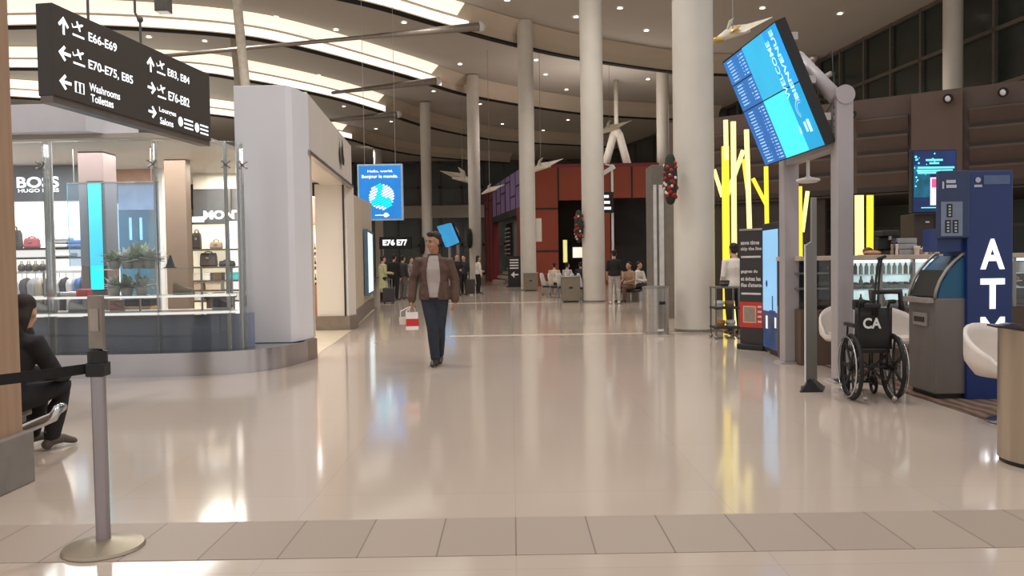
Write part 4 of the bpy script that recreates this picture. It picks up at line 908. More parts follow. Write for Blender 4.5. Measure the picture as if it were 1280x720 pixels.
for r0, r1 in ((.10, .115), (.07, .08)):
    P = [(r1*math.cos(t), r1*math.sin(t)) for t in [PI*i/8-.6 for i in range(9)]]+[(r0*math.cos(t), r0*math.sin(t)) for t in [PI*i/8-.6 for i in range(8, -1, -1)]]
    for i in range(8): m.add([a0+pv_*P[j][0]+pu*P[j][1] for j in (i, i+1, 16-i, 17-i)], [(0, 1, 2, 3)])
m.build('leaf_emblem', pm('pale_blue_print', (150, 196, 236)), fp)
m = MB()
for s in range(5):
    k = random.Random(s+5); P0_ = Cn+pv_*PV*(.15+.12*s)-pn_*.13+pu*.3
    m.tube([P0_, P0_-pn_*.15+V((0, 0, -.12)), P0_-pn_*(.25+.05*s)+V((0, -.1, k.uniform(-.1, .15))), V((pR.x-.09, pR.y-.02, 2.75+.07*s))], .009, 6)
m.build('cable', black, fp, smooth=True)
m = MB()
for v in (.2, .5, .85): m.box(-.05, .05, -.07, .07, -.04, .04, Matrix.Translation(Cn+pv_*PV*v-pn_*.15+pu*PU*.06))
m.build('mount_bracket', steel, fp)
an_ = thing('dome_antenna', 'white disc antenna hanging under the frame beam', 'antenna', at(1010, 226, 10.0)); q = an_.location
m = MB(); m.lathe([(.0, -.03), (.1, -.025), (.145, 0), (.14, .02), (.04, .045), (.025, .06)], n=24); m.build('disc', white_p, an_, local=True, smooth='auto'); m = MB(); m.tube([(0, 0, .05), (0, 0, 2.62-q.z)], .022, 8); m.build('stem', white_p, an_, local=True)
# metal totem with a wedge foot
mt_ = thing('metal_totem', 'thin brushed metal totem on a black triangular foot beside the wheelchair', 'totem', (at(1012, 488, 8.33).x, 8.33, 0))
x, y = mt_.location.x, 8.33
ang = rotz(-.15)
m = MB(); m.slab([(-.05, 0, .1), (.085, .06, .1), (.085, .06, 2.02), (.03, .04, 2.02), (.025, .035, 1.56), (-.05, 0, 1.52)], (.01, -.02, 0)); m.build('blade', pm('blade_steel', (150, 146, 142), .4, .35, .1, 1, stretch=(1, 1, .4)), mt_, local=True)
m = MB(); m.slab([(-.055, -.005, .1), (-.045, .0, .1), (-.045, .0, 1.53), (-.055, -.005, 1.53)], (0, -.03, 0)); m.build('edge_strip', white_p, mt_, local=True)
m = MB(); m.slab([(-.13, -.1, 0), (.1, -.1, 0), (.0, -.03, .13)], (0, .04, 0)); m.slab([(.1, -.1, 0), (.26, .25, 0), (.04, .03, .14)], (-.03, .02, 0)); m.slab([(-.13, -.1, 0), (.1, -.1, 0), (.26, .25, 0), (0, .25, 0)], (0, 0, .012)); m.build('wedge_foot', black, mt_, local=True)
# roll-up banner and slim screen
bn_ = thing('rollup_banner', 'black roll-up banner with grey text and a red block', 'banner', (at(939, 437, 12.2).x, 12.2, 0))
BX0, BX1 = at(925, 400, 12.3), at(954, 400, 12.0); b0 = V((BX0.x, 12.3, 0)); b1 = V((BX1.x, 12.0, 0)); bdv = (b1-b0); BWd = bdv.length; bdv.normalize(); bnv = V((bdv.y, -bdv.x, 0)); HB = 1.83
m = MB(); m.slab([b0+up*.08, b1+up*.08, b1+up*HB, b0+up*HB], -bnv*.02); m.build('sheet', pm('banner_black', (52, 47, 46), .6, 0, .05), bn_)
m = MB(); m.bar(b0-bdv*.03+up*.045-bnv*.02, b1+bdv*.03+up*.045-bnv*.02, .16, .09); m.build('base', black, bn_, bevel=.02); m = MB(); m.bar(b0+up*HB-bnv*.01, b1+up*HB-bnv*.01, .03, .03); m.build('top_rail', steel, bn_)
m = MB(); gp_ = pm('banner_grey_print', (206, 200, 196), .6)
for s, v, w, h in (('save time', 1.60, .8, .06), ('skip the line', 1.50, .9, .065), ('gagnez du', 1.16, .72, .06), ('et \u00e9vitez les', 1.05, .85, .065), ("files d'attente", .955, .9, .065)):
    text(m, s, b0+bdv*BWd*.06+up*v, bdv, up, w*BWd, h, .035, .006)
for v in (1.40, .84): quad(m, b0, bdv, up, .03, BWd*.92, v, v+.03, .006)
m.build('lettering', gp_, bpy.data.objects['sheet.001'])
m = MB(); quad(m, b0, bdv, up, .0, BWd, .34, .73, .006); m.build('red_block', pm('banner_red', (196, 52, 44), .6), bn_)
m = MB(); quad(m, b0, bdv, up, .06, BWd*.72, .41, .67, .010); m.build('pale_frame', pm('banner_sand', (206, 172, 140), .6), bn_)
m = MB(); quad(m, b0, bdv, up, .08, BWd*.72-.02, .43, .65, .013); m.build('grey_square', pm('banner_taupe', (150, 132, 118), .6, 0, .1, 20), bn_)
m = MB()
for k in range(4): quad(m, b0, bdv, up, BWd*.78, BWd*.95, .42+.075*k, .45+.075*k, .010)
m.build('side_print', gp_, bn_)
ks = thing('advert_screen', 'slim standing light blue screen between the banner and the steel post', 'screen', (at(964, 440, 11.6).x, 11.6, 0))
K0 = V((at(953, 400, 12.0).x, 12.0, 0)); K1 = V((at(975, 400, 11.1).x, 11.1, 0)); kd = (K1-K0); KW = kd.length; kd.normalize(); kn = V((kd.y, -kd.x, 0)); HK = 1.9
m = MB(); m.slab([K0+up*.02, K1+up*.02, K1+up*HK, K0+up*HK], -kn*.14); m.build('housing', black, ks, bevel=.01)
m = MB(); quad(m, K0, kd, up, .06, KW-.06, .62, HK-.1, .006); m.build('display', pm('pale_sky_screen', (132, 182, 222), .35, 0, .04, 1, emit=.8), ks)
m = MB(); quad(m, K0, kd, up, .06, KW-.06, .08, .62, .006); m.build('display_lower', pm('slate_screen', (52, 72, 104), .35, 0, .5, 3, emit=.5), ks)
m = MB(); k = random.Random(4)
for i in range(9): quad(m, K0, kd, up, .08+.07*i, .1+.07*i, .1, .3+k.uniform(0, .12), .010)
disc(m, K0, kd, up, KW*.3, 1.02, .05, .010); quad(m, K0, kd, up, KW*.6, KW*.66, .6, .85, .010); quad(m, K0, kd, up, KW*.45, KW*.8, .56, .64, .010)
m.build('display_figure', pm('screen_navy', (38, 62, 110), .4, emit=.4), ks)
m = MB(); quad(m, K0, kd, up, KW*.25, KW*.36, .36, .55, .012); quad(m, K0, kd, up, KW*.75, KW*.84, .4, .55, .012); m.build('display_highlight', pm('screen_white', (220, 232, 244), .4, emit=.7), ks)
# ------------------------------------------------------------------ yellow light sculptures
yl = pm('yellow_glow', (255, 228, 60), .4, 0, .06, .8, emit=.9); yl2 = pm('pale_yellow_glow', (255, 240, 160), .4, 0, .05, .8, emit=1.05); ybk = pm('ochre_edge', (150, 110, 10), .5)
def sculpt(lab, Y, bars, floor_from):
    c = at(bars[0][0], 300, Y); t = thing('light_sculpture', lab, 'light sculpture', (c.x, Y, 0))
    for i, (x0, y0, x1, y1, w, br) in enumerate(bars):
        A, B = at(x0, y0, Y+.05*i), at(x1, y1, Y+.05*i)
        if i in floor_from: B = V((B.x, B.y, 0.02))
        m = MB(); m.bar(A, B, w*Y/1000*.85, .05, (0, 1, 0)); m.build('glowing_bar', yl2 if br else yl, t)
        m = MB(); m.bar(A+V((0, .035, 0)), B+V((0, .035, 0)), w*Y/1000*.6, .02, (0, 1, 0)); m.build('back_channel', ybk, t)
    m = MB(); m.rbox((c.x+.2, Y+.1, .01), (1.2, .5, .02)); m.build('base_plate', mull_d, t)
sculpt('large glowing yellow branching sculpture rising behind the person in white', 16, [(907, 150, 908, 200, 6, 1), (906.5, 183, 908, 320, 10, 0), (916.5, 152, 918, 305, 7, 1), (892.5, 212, 903, 246, 5, 1), (929, 188, 909, 244, 6, 1), (933, 162, 940, 287, 6.5, 1), (929.5, 199, 935, 242, 5, 0), (941, 223, 959, 258, 5, 0), (957.5, 208, 960, 290, 5.5, 0)], (1, 2, 5, 8))
sculpt('small glowing yellow pair of bars seen between the steel posts', 17, [(1000, 233, 1001, 293, 5, 0), (1009.5, 239, 1003, 290, 5, 1)], (0,))
sculpt('two glowing yellow slabs to the right of the tall steel post', 17.5, [(1074, 244, 1074.5, 313, 12, 1), (1087.5, 244, 1087, 313, 9, 0)], (0, 1))
# ------------------------------------------------------------------ food counter with lit cases
YC = 10.3
XA, XB = at(1000, 320, YC).x, at(1300, 320, YC).x
ct = thing('food_counter', 'long lit glass food counter with a pale top behind the wheelchair', 'counter', ((XA+XB)/2, YC, 0))
MB().box(XA, XB, YC, YC+.9, 0, .72).build('base', pm('umber_counter', (92, 74, 62), .5, 0, .08, 2), ct, bevel=.01)
MB().box(XA, XB, YC-.04, YC+.94, 1.35, 1.41).build('top', pm('pale_counter_top', (196, 180, 162), .4), ct, bevel=.006)
MB().box(XA+.68, XB, YC+.78, YC+.9, .72, 1.35).build('case_back', pm('lit_case_back', (206, 232, 236), .5, 0, .3, 6, emit=.85), ct)
MB().box(XA, XB, YC, YC+.012, .72, 1.35).build('case_glass', glass_m, ct)
for z in (.95, 1.14): MB().box(XA+.66, XB, YC+.2, YC+.8, z, z+.015).build('case_shelf', glass_fin, ct)
MB().box(XA+.66, XB, YC+.05, YC+.1, 1.31, 1.345).build('light_bar', pm('case_light', (226, 250, 250), .5, emit=2.), ct)
for px in (1040, 1101, 1142, 1205, 1268):
    x = at(px, 330, YC).x; MB().box(x-.02, x+.02, YC-.01, YC+.05, .72, 1.35).build('divider', steel_d, ct)
MB().box(XA, XA+.66, YC+.3, YC+.9, .72, 1.35).build('dark_shelf_back', bag_dk, ct)
cols = [((238, 236, 228), 'white'), ((178, 150, 110), 'golden'), ((120, 140, 120), 'green'), ((206, 214, 216), 'pale'), ((110, 84, 64), 'brown')]
protos = {}
k = random.Random(11)
for lv, z in (('bottom', .725), ('middle', .966), ('top', 1.156)):
    for i, px in enumerate(range(1062, 1144, 7)):
        c = at(px, 330, YC+.45); ci = k.randrange(5); col, cn_ = cols[ci]; tall = lv == 'top' or k.random() < .4
        key = (ci, tall)
        if key not in protos:
            nm = 'drink_bottle' if tall else 'food_tray'
            t = thing(nm, '', '', (0, 0, 0))
            if tall:
                MB().lathe([(.025, 0), (.027, .01), (.027, .1), (.012, .13), (.012, .15)], n=10).build('body', pm('pack_%s' % cn_, col, .4), t, local=True, smooth='auto'); MB().lathe([(.014, .148), (.014, .165)], n=8).build('cap', white_p, t, local=True)
            else:
                MB().lathe([(.055, 0), (.07, .05), (.066, .05), (.05, .006)], n=12).build('dish', white_p, t, local=True, smooth='auto'); MB().ball((0, 0, .055), (.055, .055, .03), 10, 6).build('food', pm('pack_%s' % cn_, col, .6), t, local=True, smooth=True)
            protos[key] = t; o = t
        else: o = copy_tree(protos[key])
        o.location = (c.x, YC+.45, z); o['category'] = 'bottle' if tall else 'food tray'
        o['label'] = '%s %s on the %s level of the lit food counter' % (cn_, 'drink bottle' if tall else 'dish of food', lv); o['group'] = '%s %ss on the %s counter level' % (cn_, 'bottle' if tall else 'dish', lv)
for i, (px, z, lab) in enumerate(((1268, .966, 'pale cake stand on the lit shelf right of the blue tower'), (1275, 1.156, 'tall jar on the lit shelf right of the blue tower'))):
    c = at(px, 330, YC+.45); t = thing('cake_stand' if i == 0 else 'jar', lab, 'container', (c.x, YC+.45, z))
    MB().lathe([(.06, 0), (.02, .02), (.02, .05), (.09, .07), (.09, .08)] if i == 0 else [(.05, 0), (.055, .02), (.055, .12), (.04, .15)], n=16).build('body', cl_w, t, local=True, smooth='auto'); MB().ball((0, 0, .1 if i == 0 else .16), (.06, .06, .04), 10, 6).build('filling' if i == 0 else 'lid', bag_tp, t, local=True, smooth=True)
# trays on the dark shelves between the posts
for i, (px, z) in enumerate(((1030, .74), (1030, 1.0), (1037, 1.2))):
    c = at(px, 330, YC+.2); t = thing('serving_tray', ['steel serving tray low on the dark shelf between the steel posts', 'steel serving tray at mid height on the dark shelf between the posts', 'small tray near the top of the dark shelf between the posts'][i], 'tray', (c.x, YC+.2, z))
    MB().lathe([(.1, 0), (.15, .03), (.145, .035), (.09, .01)], n=16).build('dish', steel, t, local=True, smooth='auto'); MB().box(-.06, .06, -.05, .05, .02, .07).build('food', bag_tp, t, local=True)
    if i: MB().box(XA, XA+.66, YC+.05, YC+.35, z-.025, z-.002).build('dark_shelf', steel_d, ct)
# things standing on the counter
def onc(px, dy=.4): c = at(px, 316, YC+dy); return (c.x, YC+dy, 1.41)
t = thing('steel_crate', 'grey stacked crate on the counter left of the coffee machine', 'crate', onc(1127, .5))
for kk in range(3): MB().rbox((0, 0, .035+.075*kk), (.27, .3, .07)).build('tray', pm('crate_grey', (150, 150, 154), .4), t, local=True, bevel=.01)
t = thing('coffee_machine', 'dark coffee machine on the counter beside the grey crate', 'coffee machine', onc(1108, .5))
MB().box(-.1, .1, -.15, .15, 0, .06).build('base', black, t, local=True); MB().box(-.1, .1, .0, .15, .06, .25).build('body', black, t, local=True, bevel=.02); MB().box(-.11, .11, -.15, .15, .25, .33).build('head', black, t, local=True, bevel=.02); m = MB(); m.tube([(.0, -.1, .25), (0, -.1, .2)], .02, 8); m.build('spout', steel, t, local=True)
for px, s, lab in ((1116, 1, 'thin brown grinder on the counter, nearer the coffee machine'), (1122, 1, 'thin pale grinder on the counter before the grey crate')):
    t = thing('pepper_grinder', lab, 'grinder', onc(px-1, .15)); MB().lathe([(.018, 0), (.02, .02), (.014, .08), (.018, .12), (.016, .14)], n=10).build('body', bag_tp if px < 1120 else wr_w, t, local=True, smooth=True); MB().ball((0, 0, .155), .016, 8, 6).build('knob', black, t, local=True, smooth=True)
for i, (px, h, mt) in enumerate(((1146, .1, wr_w), (1151, .07, bag_tp), (1157, .09, wr_w), (1163, .12, bag_tp), (1171, .16, wr_w))):
    t = thing('cup_stack', ['short pale cup stack on the counter right of the crate', 'low tan cup stack on the counter', 'pale cup stack in the middle of the counter row', 'tan cup stack on the counter next to the tallest one', 'tallest pale cup stack, against the blue cash machine tower'][i], 'cups', onc(px, .3))
    MB().lathe([(.03, 0), (.04, h*.8), (.042, h*.82), (.042, h)], n=12).build('cup', mt, t, local=True, smooth='auto'); MB().lathe([(.043, h), (.043, h+.01), (.02, h+.014)], n=12).build('lid', white_p, t, local=True, smooth='auto')
t = thing('bread_loaf', 'flat tan loaf on the counter below the yellow slabs', 'bread', onc(1090, .3)); MB().ball((0, 0, .03), (.12, .08, .035), 14, 8).build('crust', pm('crust', (190, 142, 110), .7, 0, .2, 14), t, local=True, smooth=True); MB().box(-.15, .15, -.1, .1, 0, .008).build('board', bag_tp, t, local=True)
t = thing('bread_loaf', 'dark round loaf behind the flat loaf on the counter', 'bread', onc(1085, .6)); MB().ball((0, 0, .055), (.07, .07, .055), 14, 8).build('crust', pm('dark_crust', (104, 62, 44), .7, 0, .2, 14), t, local=True, smooth=True)
# advertising screen and cabinet on the brown pier
YS = 13.6
ad_ = thing('advert_screen', 'dark blue advertising screen showing a white phone and cyan text', 'screen', (at(1168, 226, YS).x, YS, 2.1))
xa, xb, za, zb2 = pr(1140, 187, 1196, 266, YS); MB().box(xa, xb, YS, YS+.12, za, zb2).build('housing', pm('ink_blue', (18, 24, 46), .4), ad_, bevel=.01)
AO = V((xa, YS, za)); AWd = xb-xa; AH = zb2-za
m = MB(); quad(m, AO, R, up, .02, AWd-.02, .02, AH-.02, .004); m.build('display', pm('deep_blue_screen', (14, 40, 92), .35, 0, .35, 2.5, emit=.6), ad_)
m = MB(); quad(m, AO, R, up, .03, AWd*.4, AH*.25, AH*.75, .007); m.build('teal_glow_area', pm('teal_screen', (14, 92, 120), .4, 0, .5, 5, emit=.6), ad_)
m = MB(); k = random.Random(2)
for i in range(16): disc(m, AO, R, up, k.uniform(.03, AWd*.5) if i % 2 else k.uniform(.03, .12), k.uniform(AH*.5, AH*.96) if i % 2 else k.uniform(AH*.35, AH*.9), k.uniform(.008, .02), .010, 8)
for y, a, b in ((.82, .3, .68), (.77, .38, .6), (.7, .12, .94), (.655, .1, .9), (.62, .12, .72)): quad(m, AO, R, up, AWd*a, AWd*b, AH*y, AH*(y+.03), .010)
quad(m, AO, R, up, AWd*.2, AWd*.72, AH*.075, AH*.09, .010)
m.build('cyan_print', pm('cyan_print', (110, 236, 244), .4, emit=1.), ad_)
m = MB(); quad(m, AO, R, up, AWd*.4, AWd*.72, AH*.12, AH*.56, .012); m.build('phone_picture', pm('phone_white', (226, 226, 244), .4, 0, .12, 8, emit=.9), ad_)
m = MB(); quad(m, AO, R, up, AWd*.43, AWd*.70, AH*.4, AH*.54, .015); m.build('pink_picture', pm('phone_pink', (236, 84, 150), .4, 0, .2, 3, emit=.9), ad_)
cbn = thing('tall_cabinet', 'dark brown cabinet with two small white plates below the advertising screen', 'cabinet', (at(1168, 300, YS).x, YS+.1, 0))
xa, xb, za, zb2 = pr(1143, 267, 1200, 318, YS+.1); MB().box(xa, xb, YS+.1, YS+.6, 0, zb2).build('carcass', brown_dk, cbn, bevel=.01)
for px, py in ((1159, 277.5), (1159, 288)):
    q = at(px, py, YS+.1); MB().box(q.x-.03, q.x+.03, YS+.085, YS+.1, q.z-.012, q.z+.012).build('plate', white_p, cbn)
m = MB(); q = at(1172, 290, YS); m.box(q.x-.005, q.x+.005, YS+.09, YS+.1, .1, zb2-.03); m.build('door_gap', black, cbn)
# spotlights on the brown wall
for i, px in enumerate((1069, 1187, 1254)):
    s = bw_s(px); c = bwp(s, 5.02 if i else 4.9, .22); t = thing('wall_spotlight', ['small black spotlight on the brown bulkhead above the tall steel post', 'small black spotlight on the brown bulkhead below the upper round column', 'dark spotlight on the brown bulkhead at the far right'][i], 'spotlight', c)
    m = MB(); m.tube([(0, 0, 0), (-.12, -.2, -.06)], [.09, .11], 12); m.build('head', black, t, local=True, smooth='auto'); m = MB(); m.tube([(0, 0, 0), (.1, .16, .05)], .03, 8); m.build('arm', black, t, local=True); m = MB(); m.ball((-.13, -.21, -.065), (.07, .03, .07), 10, 6); m.build('lens', cl_w, t, local=True, smooth=True)
# ------------------------------------------------------------------ cash machine and blue tower
am = thing('cash_machine', 'grey and blue cash machine with a curved top beside the blue tower', 'cash machine', (4.22, 7.95, 0))
X0 = at(1169, 450, 7.7).x; X1 = at(1209, 450, 7.7).x; Y0, Y1 = 7.7, 8.22
gk = pm('machine_grey', (120, 112, 108), .4, .3, .05); gk2 = pm('machine_light_grey', (158, 150, 144), .35, .4)
MB().box(X0, X1+.2, Y0, Y1, .05, .98).build('pedestal', gk, am, bevel=.012); MB().box(X0+.03, X1+.2, Y0+.03, Y1-.03, 0, .05).build('kick', black, am)
arc = [(X0, .98), (X0+.015, 1.06), (X0+.05, 1.15), (X0+.11, 1.25), (X0+.18, 1.33), (X0+.26, 1.40), (X1+.2, 1.40), (X1+.2, .98)]
m = MB(); m.slab([V((p[0]+.03, Y0+.015, p[1]-.01)) for p in arc], (0, Y1-Y0-.03, 0)); m.build('fascia_body', pm('machine_blue', (30, 92, 128), .4, 0, .05), am)
for yy in (Y0+.012, Y1-.012):
    m = MB(); m.tube([V((p[0], yy, p[1])) for p in arc[:6]]+[V((X0+.3, yy, 1.41))], .016, 8); m.build('arched_edge', gk2, am, smooth=True)
m = MB(); m.slab([V((X0+.01, Y0+.04, .99)), V((X0+.12, Y0+.04, 1.245)), V((X0+.12, Y1-.04, 1.245)), V((X0+.01, Y1-.04, .99))], (-.012, 0, .006)); m.build('screen', black, am)
MB().box(X0-.07, X0+.06, Y0+.02, Y1-.02, .93, .985).build('keypad_ledge', gk2, am, bevel=.008); MB().box(X0-.02, X0+.01, Y0+.13, Y1-.12, .70, .83).build('cash_slot', gk2, am, bevel=.006); MB().box(X0-.026, X0, Y0+.17, Y1-.16, .74, .79).build('slot_mouth', black, bpy.data.objects['cash_slot'])
m = MB()
for i in range(4):
    for j in range(3): m.box(X0-.05+.025*j, X0-.035+.025*j, Y0+.15+.03*i, Y0+.17+.03*i, .985, .992)
m.build('key', black, bpy.data.objects['keypad_ledge'])
tb = pm('tower_blue', (26, 52, 112), .3, 0, .06, 1.5)
tt = thing('cash_tower', 'tall navy blue tower with white ATM letters', 'tower', (4.6, 7.95, 0))
TX0, TX1 = at(1209, 400, 7.66).x, at(1266, 400, 7.66).x; TZ = at(1236, 213, 7.66).z
MB().box(TX0, TX1, 7.66, 8.1, 0, TZ).build('body', tb, tt, bevel=.012)
m = MB()
for s, y0, y1 in (('A', 298.5, 336.5), ('T', 348, 386), ('M', 396, 434)):
    xa, xb, za, zb2 = pr(1225, y0, 1255.5, y1, 7.66); text(m, s, (xa, 7.655, za), R, up, xb-xa, zb2-za, .03, .002)
m.build('lettering', pm('tower_lettering', (250, 252, 255), .5, 0, .01, emit=1.1), tt)
xa, xb, za, zb2 = pr(1229, 219, 1262, 233, 7.66); m = MB(); quad(m, (xa, 7.655, za), R, up, 0, xb-xa, .02, zb2-za, .002); m.build('header_strip', pm('pale_blue_strip', (84, 104, 144), .4), tt)
m = MB(); disc(m, (at(1222, 225, 7.66).x, 7.655, at(1222, 225, 7.66).z), R, up, 0, 0, .026, .004); xa, xb, za, zb2 = pr(1217, 231, 1227, 234, 7.66); quad(m, (xa, 7.655, za), R, up, 0, xb-xa, 0, zb2-za, .004); m.build('round_emblem', pm('pale_print', (190, 196, 210), .4), tt)
HX0 = at(1175, 260, 7.64).x; hz0, hz1 = at(1192, 298, 7.64).z, at(1192, 213, 7.64).z
MB().box(HX0, TX0+.01, 7.64, 7.72, hz0, hz1).build('header_box', pm('header_blue', (44, 60, 98), .35), tt, bevel=.01)
MB().box(HX0+.02, TX0+.02, 7.72, 8.0, 1.43, hz0+.1).build('neck', tb, tt)
xa, xb, za, zb2 = pr(1176, 252, 1203, 295, 7.64); m = MB(); quad(m, (xa, 7.638, za), R, up, 0, xb-xa, 0, zb2-za, .002); m.build('grey_panel', pm('icon_panel', (122, 136, 160), .4), tt)
m = MB()
for a, b, c_, d_ in ((1183, 255, 1190, 271.5), (1181, 275, 1188, 291), (1190.5, 275, 1197.5, 291)): xa, xb, za, zb2 = pr(a, b, c_, d_, 7.64); quad(m, (xa, 7.638, za), R, up, 0, xb-xa, 0, zb2-za, .005)
m.build('icon_tile', black, tt)
m = MB()
for a, b, c_, d_ in ((1183, 255, 1190, 271.5), (1181, 275, 1188, 291), (1190.5, 275, 1197.5, 291)):
    for i in range(4): xa, xb, za, zb2 = pr(a+2, b+2+3.6*i, c_-2, b+4+3.6*i, 7.64); quad(m, (xa, 7.638, za), R, up, 0, xb-xa, 0, zb2-za, .008)
for a, b, c_, d_ in ((1177, 227, 1179.5, 236), (1182, 225, 1194, 229), (1182, 231, 1195, 235)): xa, xb, za, zb2 = pr(a, b, c_, d_, 7.64); quad(m, (xa, 7.638, za), R, up, 0, xb-xa, 0, zb2-za, .008)
m.build('icon_print', pm('pale_print', (190, 196, 210)), tt)
# ------------------------------------------------------------------ tub chairs
shell = pm('white_shell', (222, 212, 204), .45, 0, .03)
def tub(loc, rz, lab, wide=1.):
    t = thing('tub_chair', lab, 'chair', loc, rz, None); t.scale = (wide, wide, 1)
    n = 26; rows = []
    for k in range(9):       # shell: open bowl, high at back (+Y local)
        f = k/8.; ring = []
        for j in range(n):
            a = 2*PI*j/n; hb = .44+.36*(.5+.5*math.sin(a))**1.1 - (.05 if math.sin(a) < -.3 else 0); hb = max(hb, .47)
            r = .10+.20*min(1, f*1.9)**.6; z = .38+.02*f+(hb-.40)*max(0, (f-.25)/.75)
            ring.append(V((r*math.cos(a)*1.0, r*math.sin(a), z)))
        rows.append(ring)
    m = MB(); m.rings(rows, cap=False); m.add(rows[0], [tuple(range(n))])
    o = m.build('shell', shell, t, local=True, smooth=True); s = o.modifiers.new('thick', 'SOLIDIFY'); s.thickness = .025
    m = MB(); m.lathe([(.2, .44), (.215, .46), (.2, .485), (.05, .49)], n=24); m.build('cushion', pm('ivory_cushion', (206, 190, 176), .7), t, local=True, smooth=True)
    m = MB(); m.lathe([(.16, 0), (.16, .012), (.03, .03), (.025, .1), (.025, .40)], n=24); m.build('pedestal', chrome, t, local=True, smooth='auto')
tub((at(1267, 440, 6.6).x, 6.6, 0.006), .3, 'white tub chair in front of the blue tower', 1.22)
tub((at(1129, 400, 9.0).x, 9.0, .006), .3, 'white tub chair between the wheelchair and the cash machine')
tub((at(1057, 400, 9.55).x, 9.55, .006), -.2, 'white tub chair mostly hidden behind the tall steel post')
cb2 = thing('counter_stool', 'dark upholstered stool against the counter behind the wheelchair', 'stool', (at(1115, 385, 9.7).x, 9.7, .006))
m = MB(); m.lathe([(.17, .62), (.2, .65), (.2, .70), (.15, .72)], n=20); m.build('seat', bag_dk, cb2, local=True, smooth='auto'); m = MB(); m.tube([(-.17, .1, .68), (-.18, .17, .95), (.18, .17, .95), (.17, .1, .68)], .04, 8); m.build('backrest', bag_dk, cb2, local=True, smooth=True); m = MB(); m.lathe([(.2, 0), (.2, .012), (.025, .03), (.025, .62)], n=20); m.build('pedestal', steel, cb2, local=True, smooth='auto')
# big steel bin at the right edge
bx_, by_ = 3.57, 5.3; r, h = .3, .84
t = thing('waste_bin', 'large brushed steel bin with a scooped dark rim on the right', 'waste bin', (bx_, by_, 0))
st2 = pm('warm_brushed_steel', (188, 172, 152), .3, .75, .06, 3, stretch=(6, 6, .3))
rs = []
n = 44
def rimz(a): return h+.085*(.5+.5*math.cos(a-PI*.95))
for z in (0.03, .06, None):
    rs.append([V((r*math.cos(2*PI*j/n), r*math.sin(2*PI*j/n), z if z is not None else rimz(2*PI*j/n)-.02)) for j in range(n)])
m = MB(); m.rings(rs); m.build('body', st2, t, local=True, smooth='auto')
rs = [[V((rr*math.cos(2*PI*j/n), rr*math.sin(2*PI*j/n), rimz(2*PI*j/n)+dz)) for j in range(n)] for rr, dz in ((r+.004, -.02), (r+.012, 0), (r-.05, .012), (r-.1, -.03), (r-.12, -.12))]
m = MB(); m.rings(rs); m.build('scooped_rim', pm('dark_rim', (58, 56, 56), .2, .7), t, local=True, smooth='auto')
m = MB(); m.slab([(-r-.09, -.05, h+.075), (-r+.1, -.18, h+.06), (-r+.16, .12, h+.06), (-r-.05, .12, h+.075)], (0, 0, .014)); m.build('lid_flap', pm('dark_flap', (44, 42, 44), .25, .4), t, local=True)
MB().lathe([(r*.96, 0), (r*.96, .035)], n=40).build('base', black, t, local=True); m = MB(); m.ball((-.2, -.224, .76), .008, 8, 6); m.build('lock', black, t, local=True)
